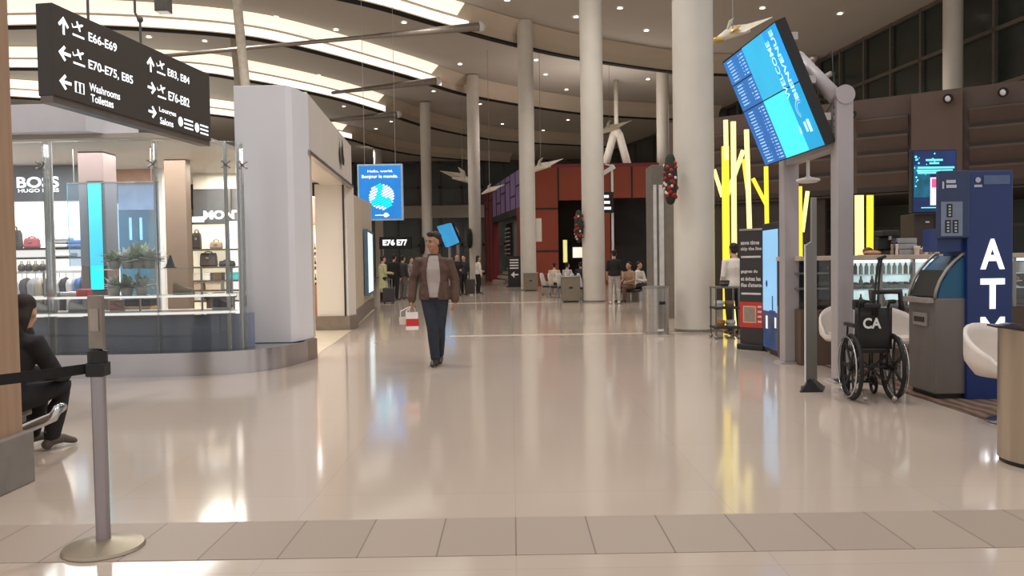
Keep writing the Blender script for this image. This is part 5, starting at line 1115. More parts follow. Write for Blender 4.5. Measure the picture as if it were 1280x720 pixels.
# ------------------------------------------------------------------ wheelchair (seen from behind)
wl = at(1090, 500, 7.75)
wc = thing('wheelchair', 'black folding wheelchair with white CA lettering on its back, seen from behind', 'wheelchair', (wl.x, 7.75, 0), -.1)
WR, WT = .325, .19
for sx in (-1, 1):
    wx = sx*WT
    T = Matrix.Translation((wx, 0, WR)) @ Matrix.Rotation(PI/2, 4, 'Y')
    m = MB(); m.tube([(wx, (WR-.018)*math.cos(2*PI*i/36), WR+(WR-.018)*math.sin(2*PI*i/36)) for i in range(36)], .018, 8, closed=True)
    tyre = m.build('wheel', rubber, wc, local=True, smooth=True)
    m = MB(); m.tube([(wx, (WR-.042)*math.cos(2*PI*i/36), WR+(WR-.042)*math.sin(2*PI*i/36)) for i in range(36)], .012, 6, closed=True); m.build('rim', black, tyre, local=True, smooth=True)
    m = MB()
    for i in range(7): a = 2*PI*i/7; m.bar((wx, 0, WR), (wx, (WR-.045)*math.cos(a), WR+(WR-.045)*math.sin(a)), .034, .012, (1, 0, 0))
    m.tube([(wx-.03, 0, WR), (wx+.03, 0, WR)], .045, 12); m.build('spokes', black, tyre, local=True)
    m = MB(); m.tube([(wx+sx*.045, (WR-.035)*math.cos(2*PI*i/36), WR+(WR-.035)*math.sin(2*PI*i/36)) for i in range(36)], .008, 6, closed=True); m.build('push_rim', chrome, tyre, local=True, smooth=True)
    fx_ = sx*(WT-.055)
    m = MB(); m.tube([(fx_, -.0, .30), (fx_, -.02, .5), (fx_, -.04, .9), (fx_, -.08, .955), (fx_, -.17, .965)], .0125, 8); m.build('back_tube', black, wc, local=True, smooth=True)
    m = MB(); m.tube([(fx_, -.09, .96), (fx_, -.20, .968)], .02, 8); m.build('push_handle', rubber, wc, local=True, smooth=True)
    m = MB(); m.tube([(fx_, -.02, .48), (fx_, .42, .48), (fx_, .46, .4), (fx_, .52, .12)], .0125, 8); m.tube([(fx_, 0, .3), (fx_, .4, .3), (fx_, .42, .48)], .0125, 8); m.build('side_tube', black, wc, local=True, smooth=True)
    m = MB(); m.bar((fx_+sx*.01, -.0, .72), (fx_+sx*.01, .32, .72), .05, .035); m.tube([(fx_, .3, .71), (fx_, .33, .48)], .011, 8); m.tube([(fx_, -.02, .71), (fx_, -.02, .66)], .011, 8); m.build('armrest', black, wc, local=True, bevel=.008)
    m = MB(); cr = .1; m.tube([(fx_, .36+(cr-.015)*math.cos(2*PI*i/20), cr+(cr-.015)*math.sin(2*PI*i/20)) for i in range(20)], .016, 8, closed=True); m.bar((fx_, .36, cr), (fx_, .36+.08, cr), .02, .02); m.bar((fx_, .36-.08, cr), (fx_, .36, cr), .02, .02); m.tube([(fx_, .36, cr), (fx_, .39, .3)], .014, 8); m.build('caster', rubber, wc, local=True, smooth=True)
    m = MB(); m.rbox((sx*.09, .58, .10), (.15, .16, .02)); m.tube([(fx_, .5, .14), (sx*.12, .56, .1)], .012, 8); m.build('footrest', black, wc, local=True)
    m = MB(); m.tube([(fx_, -.03, .15), (fx_, -.2, .06)], .01, 6); m.ball((fx_, -.21, .05), .025, 8, 6); m.build('anti_tip_bar', steel, wc, local=True)
rs = [[V((x, -.045+.03*math.cos(x*9)*.6-.02*(z-.5), z)) for x in [-.17+.34*i/8 for i in range(9)]] for z in (.50, .6, .72, .82, .90)]
m = MB(); m.sheet(rs); o = m.build('backrest', pm('black_vinyl', (30, 29, 30), .5, 0, .15), wc, local=True, smooth=True); s = o.modifiers.new('t', 'SOLIDIFY'); s.thickness = .02
m = MB(); m.rbox((0, .2, .475), (.34, .42, .035)); m.build('seat', pm('black_vinyl', (30, 29, 30)), wc, local=True, bevel=.01)
m = MB(); text(m, 'CA', (-.105, -.055, .70), R, V((0, -.02, 1)), .17, .105, .03, .012); m.build('lettering', paint_w, bpy.data.objects['backrest_vinyl'] if 'backrest_vinyl' in bpy.data.objects else wc, local=True)
m = MB(); m.bar((-.15, .02, .16), (.15, .02, .44), .02, .02); m.bar((.15, .02, .16), (-.15, .02, .44), .02, .02); m.tube([(-WT, 0, WR), (WT, 0, WR)], .012, 8); m.build('cross_brace', black, wc, local=True)
m = MB(); m.tube([(.0, -.06, .82), (.005, -.06, 1.0), (.02, -.06, 1.2), (.05, -.05, 1.36), (.07, -.05, 1.385)], .011, 8); m.tube([(.03, -.06, .82), (.035, -.06, 1.0), (.05, -.06, 1.2), (.07, -.05, 1.35), (.085, -.05, 1.38)], .009, 8); m.bar((.035, -.05, 1.37), (.11, -.05, 1.395), .035, .025); m.build('tall_pole', black, wc, local=True, smooth=True)
m = MB(); m.rbox((-.12, .0, .93), (.12, .06, .1)); m.rbox((-.02, -.07, .92), (.16, .03, .05)); m.build('rear_pouch', pm('black_vinyl', (30, 29, 30)), wc, local=True, bevel=.015)
# ------------------------------------------------------------------ belt barrier post
sx_, sy_ = at(130, 690, 3.95).x, 3.95
bp_ = thing('belt_post', 'brushed steel belt barrier post with a metal sign plate on top', 'barrier post', (sx_, sy_, 0))
MB().lathe([(.19, 0), (.192, .008), (.185, .02), (.1, .036), (.04, .05)], n=40).build('base', pm('base_steel', (176, 164, 144), .35, .7, .05), bp_, local=True, smooth='auto')
MB().lathe([(.034, .04), (.034, .965)], n=28).build('pole', pm('pole_steel', (168, 162, 166), .3, .8, .02, 3), bp_, local=True, smooth='auto')
MB().lathe([(.0345, .93), (.046, .935), (.046, .99), (.02, 1.0)], n=28).build('cap', black, bp_, local=True, smooth='auto')
MB().rbox((-.0, -.0, .90), (.09, .085, .07)).build('belt_cassette', black, bp_, local=True, bevel=.008)
m = MB(); T = rotz(-.35); m.box(-.045, .045, -.012, .012, 1.0, 1.265, T); m.build('sign_plate', pm('plate_steel', (150, 140, 130), .3, .6, .15, 6), bp_, local=True, bevel=.004)
m = MB(); m.box(-.028, .028, -.016, -.008, 1.09, 1.2, T); m.build('plate_label', pm('plate_label', (172, 162, 150), .4, .2), bpy.data.objects['sign_plate'], local=True)
E = V((-2.75, 3.25, .905)); S = V((sx_-.04, sy_-.01, .905)); m = MB(); rows_ = []
for k in range(13):
    f = k/12; p = S*(1-f)+E*f+up*(-.012*math.sin(PI*f)); rows_.append([p-up*.025, p+up*.025])
m = MB(); m.sheet(rows_); o = m.build('belt', pm('black_webbing', (24, 22, 22), .8, 0, .2, 60), bp_); s = o.modifiers.new('t', 'SOLIDIFY'); s.thickness = .004
# ------------------------------------------------------------------ people
skin_m = pm('skin', (196, 150, 124), .55, 0, .06, 12); skin_d = pm('tan_skin', (168, 122, 96), .55, 0, .06, 12)
hair_b = pm('dark_brown_hair', (38, 28, 24), .7, 0, .3, 40, stretch=(4, 4, 1))
def fab(n, c, var=.15): return pm('cloth_'+n, c, .85, 0, var, 14)
STAND = dict(pel=(0, 0, .95), chest=(0, 0, 1.28), neck=(0, .01, 1.46), head=(0, -.02, 1.615), sL=(.185, .01, 1.40), sR=(-.185, .01, 1.40), eL=(.235, .03, 1.12), eR=(-.235, .03, 1.12), wL=(.235, -.05, .88), wR=(-.235, -.05, .88),
             hL=(.09, 0, .91), hR=(-.09, 0, .91), kL=(.10, -.02, .50), kR=(-.10, -.02, .50), aL=(.10, .03, .09), aR=(-.10, .03, .09), tL=(.115, -.13, .035), tR=(-.115, -.13, .035), hyaw=0., hpitch=0.)
SIT = dict(STAND, pel=(0, .05, .52), chest=(0, .02, .86), neck=(0, .0, 1.04), head=(0, -.04, 1.195), sL=(.185, 0, .98), sR=(-.185, 0, .98), eL=(.24, -.05, .72), eR=(-.24, -.05, .72), wL=(.14, -.27, .66), wR=(-.14, -.27, .66),
           hL=(.09, .03, .50), hR=(-.09, .03, .50), kL=(.12, -.40, .50), kR=(-.12, -.40, .50), aL=(.12, -.38, .09), aR=(-.12, -.38, .09), tL=(.13, -.54, .035), tR=(-.13, -.54, .035))
def hand(mb, w, e, side, inward, curl=.5):
    """palm, four unequal bent fingers and a thumb leaving the palm's side"""
    d = (w-e).normalized(); n_ = V(inward) - d*d.dot(V(inward)); n_.normalize(); s = d.cross(n_)*side; s.normalize()
    p1 = w+d*.045; p2 = w+d*.09
    mb.tube([w-d*.01, p1, p2], [.028, .038, .040], 10, [.022, .017, .013], right=s, dome=True)
    for i, (o, L) in enumerate(((.030, .072), (.010, .082), (-.011, .076), (-.030, .060))):
        q = p2+s*o-d*.006; c = curl*(1+.08*i); pts = [q]
        a = 0
        for seg in (.45, .32, .26):
            a += c; q = q+(d*math.cos(a)+n_*math.sin(a))*L*seg; pts.append(q)
        mb.tube(pts, [.0095, .009, .008, .007], 7, dome=True)
    b = w+d*.03+s*.03; mb.tube([b, b+s*.022+d*.022+n_*.012, b+s*.026+d*.048+n_*.024, b+s*.02+d*.066+n_*.03], [.013, .011, .0095, .008], 7, dome=True)
def person(label, loc, rz, base=STAND, pose={}, top=None, pants=None, shoes=None, hair=hair_b, skin=skin_m, H=1.75, vox=.014, top_len=.0, sleeves=1, longhair=0., jacket=None, hood=False, fem=0., face=False, curl=(.5, .5), group=None):
    J = {k: (V(v) if isinstance(v, tuple) else v) for k, v in {**base, **pose}.items()}
    t = thing('person', label, 'person', loc, rz, group); t.scale = (H/1.75,)*3
    right = (J['sL']-J['sR']).normalized(); hipr = (J['hL']-J['hR']).normalized()
    Hm = Matrix.Translation(J['head']) @ rotz(J['hyaw']) @ Matrix.Rotation(J['hpitch'], 4, 'X')
    P = lambda x, y, z: Hm @ V((x, y, z)); M3 = Hm.to_3x3().to_4x4()
    pel, ch, nk = J['pel'], J['chest'], J['neck']; w1 = pel*.55+ch*.45
    sc = 1-.1*fem
    def torso(mb, g, z0=0., dome=True):
        axis = (ch-pel).normalized()
        mb.tube([pel-axis*(.06+z0), pel, w1, ch, nk-axis*.05, nk], [(.155+g), (.165+g), (.145-.015*fem+g), (.172*sc+g), (.135*sc+g*.8), (.06+g*.5)], 20, [(.105+g), (.115+g), (.1+g), (.118+g), (.085+g*.8), (.058+g*.5)], right=right, dome=dome)
    def arm(mb, a, b, c, g, f=1.):
        end = b+(c-b)*f
        mb.tube([a+(J['chest']-a)*.12, a, (a+b)/2, b, (b+end)/2, end], [.05+g, .054+g, .046+g, .04+g, .037+g, (.027 if f == 1 else .034)+g], 12, dome=True)
    def leg(mb, h, k, a, g, f=1.):
        end = k+(a-k)*f
        mb.tube([h+(J['pel']-h)*.1+V((0, 0, .03)), h, h*.5+k*.5, k, k*.6+a*.4+V((0, .012, 0)), end], [.085+g, .088+g, .073+g, .055+g, .053+g, .04+g], 14, dome=True)
    b = MB(); torso(b, -.008)
    for s in 'LR':
        arm(b, J['s'+s], J['e'+s], J['w'+s], -.004); leg(b, J['h'+s], J['k'+s], J['a'+s], -.006)
        b.tube([J['a'+s]+V((0, 0, -.03)), J['a'+s]*.4+J['t'+s]*.6, J['t'+s]], [.035, .038, .03], 10, [.03, .024, .018], dome=True)
        inw = V((-1, 0, 0)) if s == 'L' else V((1, 0, 0))
        hand(b, J['w'+s], J['e'+s], 1 if s == 'L' else -1, inw+V((0, .2, 0)), curl[0 if s == 'L' else 1])
    b.tube([nk-V((0, 0, .03)), nk, J['head']-V((0, 0, .06))+(Hm.to_3x3() @ V((0, .02, 0)))], [.062, .056, .054], 14, dome=True)
    b.ball(P(0, .012, .03), (.074, .094, .09), 20, 14, M3); b.ball(P(0, -.012, -.035), (.06, .075, .082), 18, 12, M3); b.ball(P(0, -.055, -.088), (.03, .03, .025), 10, 8, M3)
    b.tube([P(0, -.08, .02), P(0, -.103, -.022), P(0, -.098, -.032)], [.009, .014, .013], 8, dome=True)
    for sx in (-1, 1):
        b.ball(P(sx*.075, .012, -.012), (.012, .02, .032), 8, 6, M3); b.ball(P(sx*.035, -.068, -.03), (.024, .02, .022), 8, 6, M3)
    b.ball(P(0, -.079, -.062), (.024, .012, .009), 10, 6, M3); b.tube([P(-.045, -.078, .026), P(0, -.088, .028), P(.045, -.078, .026)], .01, 6, dome=True)
    b.build('body', skin, t, local=True, remesh=vox if vox < .014 else .012)
    # hair
    m = MB(); m.ball(P(0, .034, .068), (.082, .094, .082), 18, 12, M3)
    if longhair: m.tube([P(0, .06, .03), P(0, .085, -.06), P(0, .085, -longhair)], [.078, .08, .055], 12, [.05, .045, .025], right=Hm.to_3x3() @ V((1, 0, 0)), dome=True)
    else:
        m.ball(P(0, .052, .0), (.076, .058, .072), 14, 10, M3)
        if face: m.ball(P(0, -.045, .108), (.062, .05, .034), 14, 10, M3)
    m.build('hair', hair, t, local=True, smooth=True, remesh=.012)
    if face:
        m = MB()
        for sx in (-1, 1): m.ball(P(sx*.031, -.0855, .006), (.010, .006, .005), 10, 6, M3)
        m.build('eye', pm('eye_dark', (36, 26, 22), .2), t, local=True, smooth=True)
        m = MB()
        for sx in (-1, 1): m.tube([P(sx*.015, -.094, .024), P(sx*.034, -.094, .03), P(sx*.053, -.083, .024)], .004, 6)
        m.build('eyebrow', hair, t, local=True)
        m = MB(); m.tube([P(-.022, -.086, -.062), P(0, -.093, -.06), P(.022, -.086, -.062)], .0045, 6, dome=True); m.build('mouth', pm('lip', (150, 92, 84), .5), t, local=True)
    # clothes
    if pants:
        m = MB(); ax = (ch-pel).normalized()
        m.tube([pel-ax*.07, pel, pel+ax*.08], [.163, .172, .158], 20, [.112, .122, .11], right=hipr, dome=True)
        for s in 'LR': leg(m, J['h'+s], J['k'+s], J['a'+s], .02, .96)
        m.build('trousers', pants, t, local=True, remesh=vox)
    for s in 'LR':
        m = MB(); a, q = J['a'+s], J['t'+s]; dd = (q-a); dd.z = 0; dd.normalize(); fl = V((0, 0, min(a.z, q.z+.05)))
        m.tube([a+V((0, 0, .05)), a+V((0, 0, -.02)), a*.45+q*.55+V((0, 0, .012)), q+dd*.02], [.05, .05, .05, .038], 14, [.052, .048, .036, .026], right=V((-dd.y, dd.x, 0)), dome=True); m.ball(a-dd*.035+V((0, 0, -.045)), (.042, .042, .04), 12, 8)
        m.build('shoe', shoes or shoe_dk, t, local=True, remesh=.012)
    if top:
        m = MB(); torso(m, .02, -.01, False); HX = (ch-pel).normalized()
        if not top_len: m.tube([pel-HX*.05, pel+HX*.02, w1], [.196, .196, .165], 20, [.145, .145, .12], right=hipr)
        if top_len:
            ax = V((0, 0, 1)); m.tube([pel-ax*top_len, pel-ax*top_len*.5, pel, w1], [.2, .195, .185, .16], 20, [.17, .15, .135, .115], right=right, dome=True)
        if sleeves:
            for s in 'LR': arm(m, J['s'+s], J['e'+s], J['w'+s], .012, .96 if sleeves == 1 else .12)
        if sleeves == 2: pass
        m.build('shirt' if not top_len else 'coat', top, t, local=True, remesh=vox)
    if jacket:
        m = MB(); torso(m, .028, -.01, False); HX = (ch-pel).normalized(); m.tube([pel-HX*.08, pel, w1], [.205, .208, .185], 20, [.158, .16, .14], right=right)
        for s in 'LR': arm(m, J['s'+s], J['e'+s], J['w'+s], .024, .97)
        m.tube([nk-V((0, 0, .035)), nk+V((0, .012, .025))], [.09, .088], 16, [.085, .08], right=right)
        if hood: m.ball(nk+V((0, .09, .0)), (.12, .09, .11), 14, 10)
        o = m.build('jacket', jacket, t, local=True, remesh=vox)
        if face:
            bm = bmesh.new(); bm.from_mesh(o.data)
            def cut(f):
                c = f.calc_center_median(); wd = .062+.03*math.sin(PI*max(0, min(1, (c.z-.95)/.5)))
                return (c.y < -.03 and abs(c.x-.0) < wd and .7 < c.z < 1.47) or (c.z > 1.475)
            bmesh.ops.delete(bm, geom=[f for f in bm.faces if cut(f)], context='FACES'); bd_ = [v for v in bm.verts if v.is_boundary]
            for v in bd_:
                if v.co.y < -.02 and .75 < v.co.z < 1.455: v.co.x = math.copysign(.062+.03*math.sin(PI*max(0, min(1, (v.co.z-.95)/.5))), v.co.x)
            bm.to_mesh(o.data); bm.free()
            s_ = o.modifiers.new('t', 'SOLIDIFY'); s_.thickness = .014; s_.offset = -1
    return t
# the walking man
w = at(543, 453, 10.85)
jk = fab('brown_leather', (88, 66, 56), .25); jeans = fab('navy_denim', (42, 46, 58), .2)
man = person('man walking in an open brown jacket and jeans carrying a red and white bag', (w.x+.02, 10.85, 0), 0, STAND,
    dict(pel=(0, 0, .955), chest=(-.0, .0, 1.27), head=(.0, -.03, 1.63), hyaw=-.75, hpitch=.04, sL=(.18, .0, 1.385), sR=(-.18, .0, 1.395), eL=(.27, .04, 1.13), eR=(-.285, .05, 1.13), wL=(.27, -.02, .87), wR=(-.30, -.03, .88),
         hL=(.085, 0, .92), hR=(-.085, 0, .92), kL=(.06, .0, .50), kR=(-.03, -.07, .51), aL=(.035, .16, .12), aR=(-.0, -.06, .085), tL=(.05, .02, .04), tR=(-.02, -.22, .035)),
    top=fab('grey_tee', (168, 156, 152), .06), pants=jeans, shoes=pm('black_boot', (34, 30, 30), .4), hair=hair_b, skin=skin_d, H=1.80, vox=.011, jacket=jk, sleeves=0, face=True, curl=(.45, .75))
bg = thing('shopping_bag', 'small white paper bag with a red band in the walking man\'s hand', 'shopping bag', (0, 0, 0))
hw = V((w.x+.02, 10.85, 0))+V((-.305, -.05, .78))*(1.80/1.75)
bx0 = hw+V((.015, -.02, -.30)); bg.location = (bx0.x, bx0.y, bx0.z-.0)
def bagsec(z0_, z1_, mt, nm):
    m = MB(); m.rings([[V((s1*(.085-.008*z/.25), s2*(.045-.01*z/.25), z)) for s1, s2 in ((-1, -1), (1, -1), (1, 1), (-1, 1))] for z in (z0_, z1_)]); m.build(nm, mt, bg, local=True)
pw_ = pm('white_paper', (236, 230, 226), .6); bagsec(0, .05, pw_, 'lower_paper'); bagsec(.05, .15, pm('red_paper', (206, 44, 40), .6), 'red_band'); bagsec(.15, .235, pw_, 'upper_paper')
m = MB(); m.tube([(-.04, 0, .22), (-.035, 0, .29), (0, 0, .32), (.035, 0, .29), (.04, 0, .22)], .004, 6); m.build('handle', pw_, bg, local=True, smooth=True)
b2 = thing('shopping_bag', 'pale see-through carrier bag beside the red banded bag', 'shopping bag', bx0+V((-.13, .06, .07)))
m = MB(); m.rings([[V((s1*a, s2*.03, z)) for s1, s2 in ((-1, -1), (1, -1), (1, 1), (-1, 1))] for z, a in ((0, .05), (.09, .055), (.1, .05))]); m.build('pouch', pm('pale_plastic', (214, 206, 200), .3), b2, local=True)
m = MB(); m.tube([(-.04, 0, .1), (-.035, 0, .18), (.12, -.04, .25)], .008, 6); m.tube([(.04, 0, .1), (.04, 0, .17), (.12, -.04, .25)], .008, 6); m.build('handle', pw_, b2, local=True, smooth=True)
# crouched seated person on the left
dkc = fab('black_padded', (34, 32, 34), .3)
sp = at(48, 500, 6.0)
seated = person('person in a dark hooded coat sitting hunched behind the belt barrier', (sp.x-.22, 6.0, 0), PI*.86, SIT,
    dict(pel=(0, .1, .42), chest=(0, -.04, .74), neck=(0, -.12, .92), head=(0, -.15, 1.06), hpitch=.25, hyaw=.55, sL=(.19, -.08, .86), sR=(-.19, -.08, .86), eL=(.25, -.2, .6), eR=(-.25, -.2, .6), wL=(.1, -.38, .56), wR=(-.1, -.38, .56),
         hL=(.09, .05, .42), hR=(-.09, .05, .42), kL=(.12, -.36, .47), kR=(-.12, -.36, .47), aL=(.12, -.24, .09), aR=(-.12, -.24, .09), tL=(.13, -.4, .035), tR=(-.13, -.4, .035)),
    top=dkc, pants=fab('black_trousers', (30, 29, 30)), shoes=pm('taupe_shoe', (92, 82, 74), .7), jacket=dkc, hood=True, vox=.012, longhair=.16)
bs = thing('bench', 'low metal bench with a sloping chrome rail under the hunched person', 'bench', (sp.x-.36, 5.95, 0))
bxx, byy = sp.x-.36, 5.95
m = MB(); m.rbox((bxx-.1, byy, .30), (.62, .45, .05)); m.build('seat', steel_d, bs, bevel=.015)
for dx in (-.33, .14):
    m = MB(); m.bar((bxx+dx, byy-.2, 0), (bxx+dx, byy-.2, .28), .04, .04); m.bar((bxx+dx, byy+.2, 0), (bxx+dx, byy+.2, .28), .04, .04); m.build('leg', steel_d, bs)
a_, b_ = at(18, 541, 5.62), at(67, 520, 5.62); m = MB(); m.tube([a_, b_, b_+V((.015, .03, .04)), b_+V((-.05, .2, .03))], [.042, .04, .036, .034], 12, dome=True); m.tube([a_+V((-.4, 0, -.12)), a_], .034, 12); m.build('rail', chrome, bs, smooth=True)
# worker in white
q = at(911, 400, 15.0)
person('person in a white jacket with dark hair seen from behind at the yellow sculpture', (q.x, 14.6, 0), PI+.15, STAND, dict(wL=(.16, -.2, 1.02), wR=(-.16, -.2, 1.02), head=(0, -.05, 1.60), hpitch=.2), top=fab('white_work', (226, 216, 206), .06), pants=fab('dark_work', (52, 46, 44)), H=1.68)
wk = thing('service_trolley', 'dark service trolley with stacked dishes in front of the person in white', 'trolley', (at(906, 400, 14.0).x, 14.0, 0))
x, y = wk.location.x, 14.0
for z in (.18, .52, .88): MB().box(x-.22, x+.22, y-.2, y+.2, z, z+.03).build('tray_shelf', bag_dk if z < .8 else steel_d, wk)
for dx in (-.2, .2):
    for dy in (-.18, .18): m = MB(); m.bar((x+dx, y+dy, .06), (x+dx, y+dy, .9), .025, .025); m.ball((x+dx, y+dy, .035), .035, 8, 6); m.build('leg', steel_d, wk)
for i, (dx, z, mt, lab) in enumerate(((-.1, .55, cl_w, 'white dish on the middle trolley shelf'), (.08, .55, bag_tp, 'tan dish on the middle trolley shelf'), (-.08, .21, pm('copper_dish', (190, 130, 84), .4), 'copper dish low on the trolley'), (.1, .21, cl_w, 'white dish low on the trolley'), (0, .91, cl_d, 'dark dish on top of the trolley'))):
    t = thing('dish_stack', lab, 'dishes', (x+dx, y, z)); MB().lathe([(.06, 0), (.085, .05), (.085, .1), (.06, .11)], n=16).build('dish', mt, t, local=True, smooth='auto'); MB().lathe([(.086, .05), (.092, .055), (.086, .06)], n=16).build('rim', steel, t, local=True)
# people farther back: (px, Y, rz, kwargs)
far = [
 (479, 28.6, PI*.7, 'person in a long pale green coat near the glowing slim screen', dict(top=fab('pale_green', (184, 182, 136)), top_len=.42, pants=fab('black_trousers', (30, 29, 30)), H=1.68), dict(wR=(-.15, -.28, 1.1))),
 (493, 30.0, PI*.9, 'person in a black jacket standing beside the green coat', dict(top=fab('black_jacket', (34, 32, 32)), pants=fab('black_trousers', (30, 29, 30))), {}),
 (504, 31.0, 2.5, 'person in a charcoal top and pale shorts behind the black jacket', dict(top=fab('charcoal', (62, 60, 60)), pants=fab('grey_trousers', (104, 100, 98)), H=1.7), dict(wL=(.1, -.3, 1.15))),
 (514, 33.0, 1.2, 'person in a grey patterned top left of the walking man', dict(top=fab('grey_pattern', (132, 130, 132), .5), pants=fab('dark_work', (52, 46, 44)), H=1.65), {}),
 (571, 33.0, .6, 'person in black with a cap just right of the walking man', dict(top=fab('black_jacket', (34, 32, 32)), pants=fab('black_trousers', (30, 29, 30)), H=1.75), dict(eL=(.3, -.05, 1.15), wL=(.12, -.2, 1.1))),
 (580, 34.5, -.4, 'person in dark clothes between two standing travellers', dict(top=fab('ink', (44, 44, 52)), pants=fab('black_trousers', (30, 29, 30)), H=1.72), {}),
 (598, 35.0, 2.0, 'woman in a white top and black trousers by the pavilion stairs', dict(top=fab('white_top', (222, 214, 206), .06), pants=fab('black_trousers', (30, 29, 30)), longhair=.2, H=1.68, fem=1.), dict(wL=(.2, -.25, 1.05))),
 (768, 25.6, PI-.1, 'person in a black top and light grey trousers beside the wreathed column', dict(top=fab('black_top', (30, 28, 28)), pants=fab('light_grey_trousers', (176, 168, 160), .08), shoes=shoe_w, H=1.72, sleeves=2), dict(kL=(.12, -.02, .5), aL=(.14, .03, .09), tL=(.16, -.13, .035), kR=(-.12, -.02, .5), aR=(-.14, .03, .09), tR=(-.16, -.13, .035))),
]
for px, Y, rz, lab, kw, ps in far:
    g = at(px, 350, Y); person(lab, (g.x, Y, 0), rz, STAND, ps, **kw)
sitters = [(693, 34, PI, 'seated person in a cream top in the row before the red pavilion', dict(top=fab('cream_top', (206, 186, 160), .08), pants=fab('dark_work', (52, 46, 44)))),
 (709, 34.4, 2.4, 'seated person in a pale grey top behind the square bin', dict(top=fab('pale_grey_top', (190, 184, 180), .08), pants=fab('grey_trousers', (104, 100, 98)))),
 (726, 36, PI, 'seated person in dark clothes inside the dark pavilion opening', dict(top=fab('ink', (44, 44, 52)), pants=fab('dark_work', (52, 46, 44)))),
 (787, 26.5, -.9, 'seated person with bare legs right of the black top', dict(top=fab('tan_top', (170, 136, 110), .1), pants=fab('brown_shorts', (110, 84, 70)))),
 (798, 27.5, 1.0, 'seated person in white leaning forward near the service tower', dict(top=fab('white_top', (222, 214, 206)), pants=fab('dark_work', (52, 46, 44))))]
for px, Y, rz, lab, kw in sitters:
    g = at(px, 350, Y); person(lab, (g.x, Y, 0), rz, SIT, {}, **kw)
    t = thing('bench', 'low dark bench under the '+lab[7:].split(' behind')[0].split(' near')[0].split(' right')[0].split(' inside')[0].split(' in the row')[0], 'seat', (g.x, Y, 0), rz)
    MB().rbox((0, .05, .36), (.5, .46, .07)).build('seat', bag_dk, t, local=True, bevel=.02)
    for dx in (-.2, .2): MB().bar((dx, .05, 0), (dx, .05, .34), .05, .3).build('leg', steel_d, t, local=True)
# luggage by the standing group
def suitcase(px, Y, col, lab, h=.62):
    g = at(px, 360, Y); t = thing('suitcase', lab, 'suitcase', (g.x, Y, 0)); mt = pm('case_%d' % px, col, .4)
    MB().rbox((0, 0, .06+h/2), (.4, .25, h)).build('shell', mt, t, local=True, bevel=.04)
    m = MB(); m.tube([(-.1, .08, h), (-.1, .08, h+.35), (.1, .08, h+.35), (.1, .08, h)], .012, 6); m.build('handle', steel, t, local=True)
    for dx in (-.15, .15): m = MB(); m.tube([(dx-.02, 0, .035), (dx+.02, 0, .035)], .035, 10); m.build('wheel', rubber, t, local=True)
suitcase(588, 34, (60, 48, 46), 'dark brown suitcase between the standing travellers by the distant column')
suitcase(486, 27.9, (52, 50, 56), 'black suitcase beside the pale green coat', .5)
suitcase(683, 33, (150, 140, 128), 'pale grey suitcase beside the square bin at the third column', .5)

# ------------------------------------------------------------------ group phrases for the remaining repeats
PH = {'handbag': 'handbags on the shop shelves', 'folded_stack': 'folded clothes in the shop', 'shoe': 'shoes on the shop display deck', 'pouch': 'pouches on top of the clothes rail', 'potted_plant': 'potted plants on the display shelf', 'storage_box': 'low boxes behind the display deck',
      'shop_box': 'boxes on the warm lit shelves', 'winged_sculpture': 'winged sculptures hanging from the ceiling', 'ceiling_spar': 'tapered spars under the ceiling', 'roof_strut': 'slender roof struts', 'garland': 'garlands on the round columns', 'light_sculpture': 'yellow light sculptures',
      'lit_panel': 'lit panels in the red pavilion', 'tub_chair': 'white tub chairs', 'wall_spotlight': 'spotlights on the brown bulkhead', 'bread_loaf': 'loaves on the counter', 'cup_stack': 'cups on the counter', 'pepper_grinder': 'grinders on the counter', 'serving_tray': 'trays between the steel posts',
      'dish_stack': 'dishes on the service trolley', 'shopping_bag': 'bags carried by the walking man', 'suitcase': 'suitcases of the standing travellers'}
for o in C.objects:
    b = o.name.split('.')[0]
    if o.parent is None and b in PH and not o.get('group'): o['group'] = PH[b]
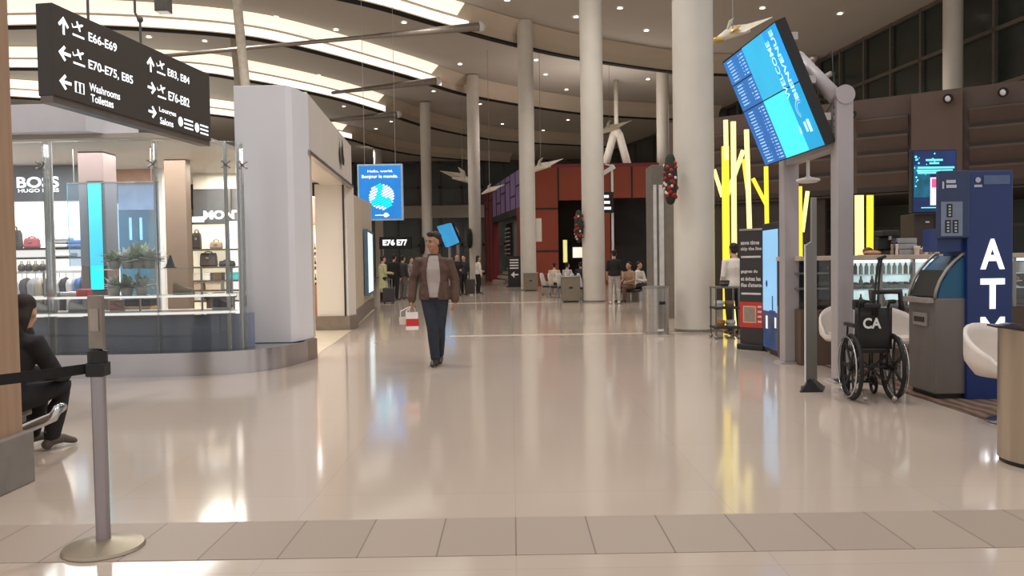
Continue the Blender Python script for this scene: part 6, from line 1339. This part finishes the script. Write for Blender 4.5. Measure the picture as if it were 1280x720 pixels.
# ------------------------------------------------------------------ light and camera
sc = bpy.context.scene
wd = bpy.data.worlds.new('hall_air'); sc.world = wd; wd.use_nodes = True
wd.node_tree.nodes['Background'].inputs[0].default_value = (1.0, .965, .93, 1); wd.node_tree.nodes['Background'].inputs[1].default_value = WORLD
def spot(x, y, z, e, ang=120, col=(1, .945, .88), r=.15, blend=.8, tgt=None):
    l = bpy.data.lights.new('downlight_lamp', 'SPOT'); l.energy = e; l.spot_size = math.radians(ang); l.spot_blend = blend; l.color = col; l.shadow_soft_size = r
    o = bpy.data.objects.new('downlight_lamp', l); C.objects.link(o); o.location = (x, y, z)
    if tgt is not None: o.rotation_euler = (V(tgt)-V((x, y, z))).to_track_quat('-Z', 'Y').to_euler()
    return o
def area(x, y, z, sx, sy, e, col=(1, .95, .88), rot=(0, 0, 0)):
    l = bpy.data.lights.new('area_fill_lamp', 'AREA'); l.shape = 'RECTANGLE'; l.size = sx; l.size_y = sy; l.energy = e; l.color = col
    o = bpy.data.objects.new('area_fill_lamp', l); C.objects.link(o); o.location = (x, y, z); o.rotation_euler = rot; return o
for x, y in ((-6, 22), (2, 22), (10, 24), (-12, 33), (-3, 33), (6, 36), (14, 36), (-8, 48), (2, 50), (12, 52), (-4, 66), (8, 68), (-14, 80), (-3, 82), (-26, 72)):
    spot(x, y, ZC-.1, HALL, 130)
for x, y in ((-2, 4), (2, 8), (-3, 12), (2, 15)): spot(x, y, 11.5, NEAR, 120)
area(-6.3, 11.9, 3.12, 3.4, 2.2, SHOP, (1, .97, .95)); area(-5.0, 14.2, 3.1, 1.2, 1.2, SHOP*.35, (1, .92, .8)); area(-4.6, 18, 3.0, .8, 2, SHOP*.3)
for x, y, z, sx, sy, e in ((-6.5, 13.5, 4.3, 4, 4, UPFILL), (-4.6, 20, 4.3, 1.5, 6, UPFILL*.6), (5.5, 48, 7.4, 4, 3, UPFILL*1.1), (11, 22, 6.2, 4, 3, UPFILL*.35), (-24, 50, 4, 8, 20, UPFILL*3)):  # unseen upward lamps added to brighten the ceiling from below
    area(x, y, z, sx, sy, e, (1, .93, .84), (PI, 0, 0))
cam = bpy.data.cameras.new('camera'); cam.sensor_width = 36; cam.lens = F/1280*36; cam.clip_end = 300
co = bpy.data.objects.new('camera', cam); C.objects.link(co); co.location = CAM
co.matrix_world = Matrix((( _r.x, _u.x, -_f.x, CAM.x), (_r.y, _u.y, -_f.y, CAM.y), (_r.z, _u.z, -_f.z, CAM.z), (0, 0, 0, 1)))
sc.camera = co
sc.view_settings.view_transform = 'Standard'; sc.view_settings.look = 'None'; sc.view_settings.gamma = 1; sc.view_settings.use_curve_mapping = False; sc.view_settings.exposure = EXPO
sc.cycles.use_denoising = True; sc.cycles.max_bounces = 6; sc.cycles.transparent_max_bounces = 24; sc.cycles.caustics_reflective = False; sc.cycles.caustics_refractive = False; sc.cycles.sample_clamp_indirect = 4
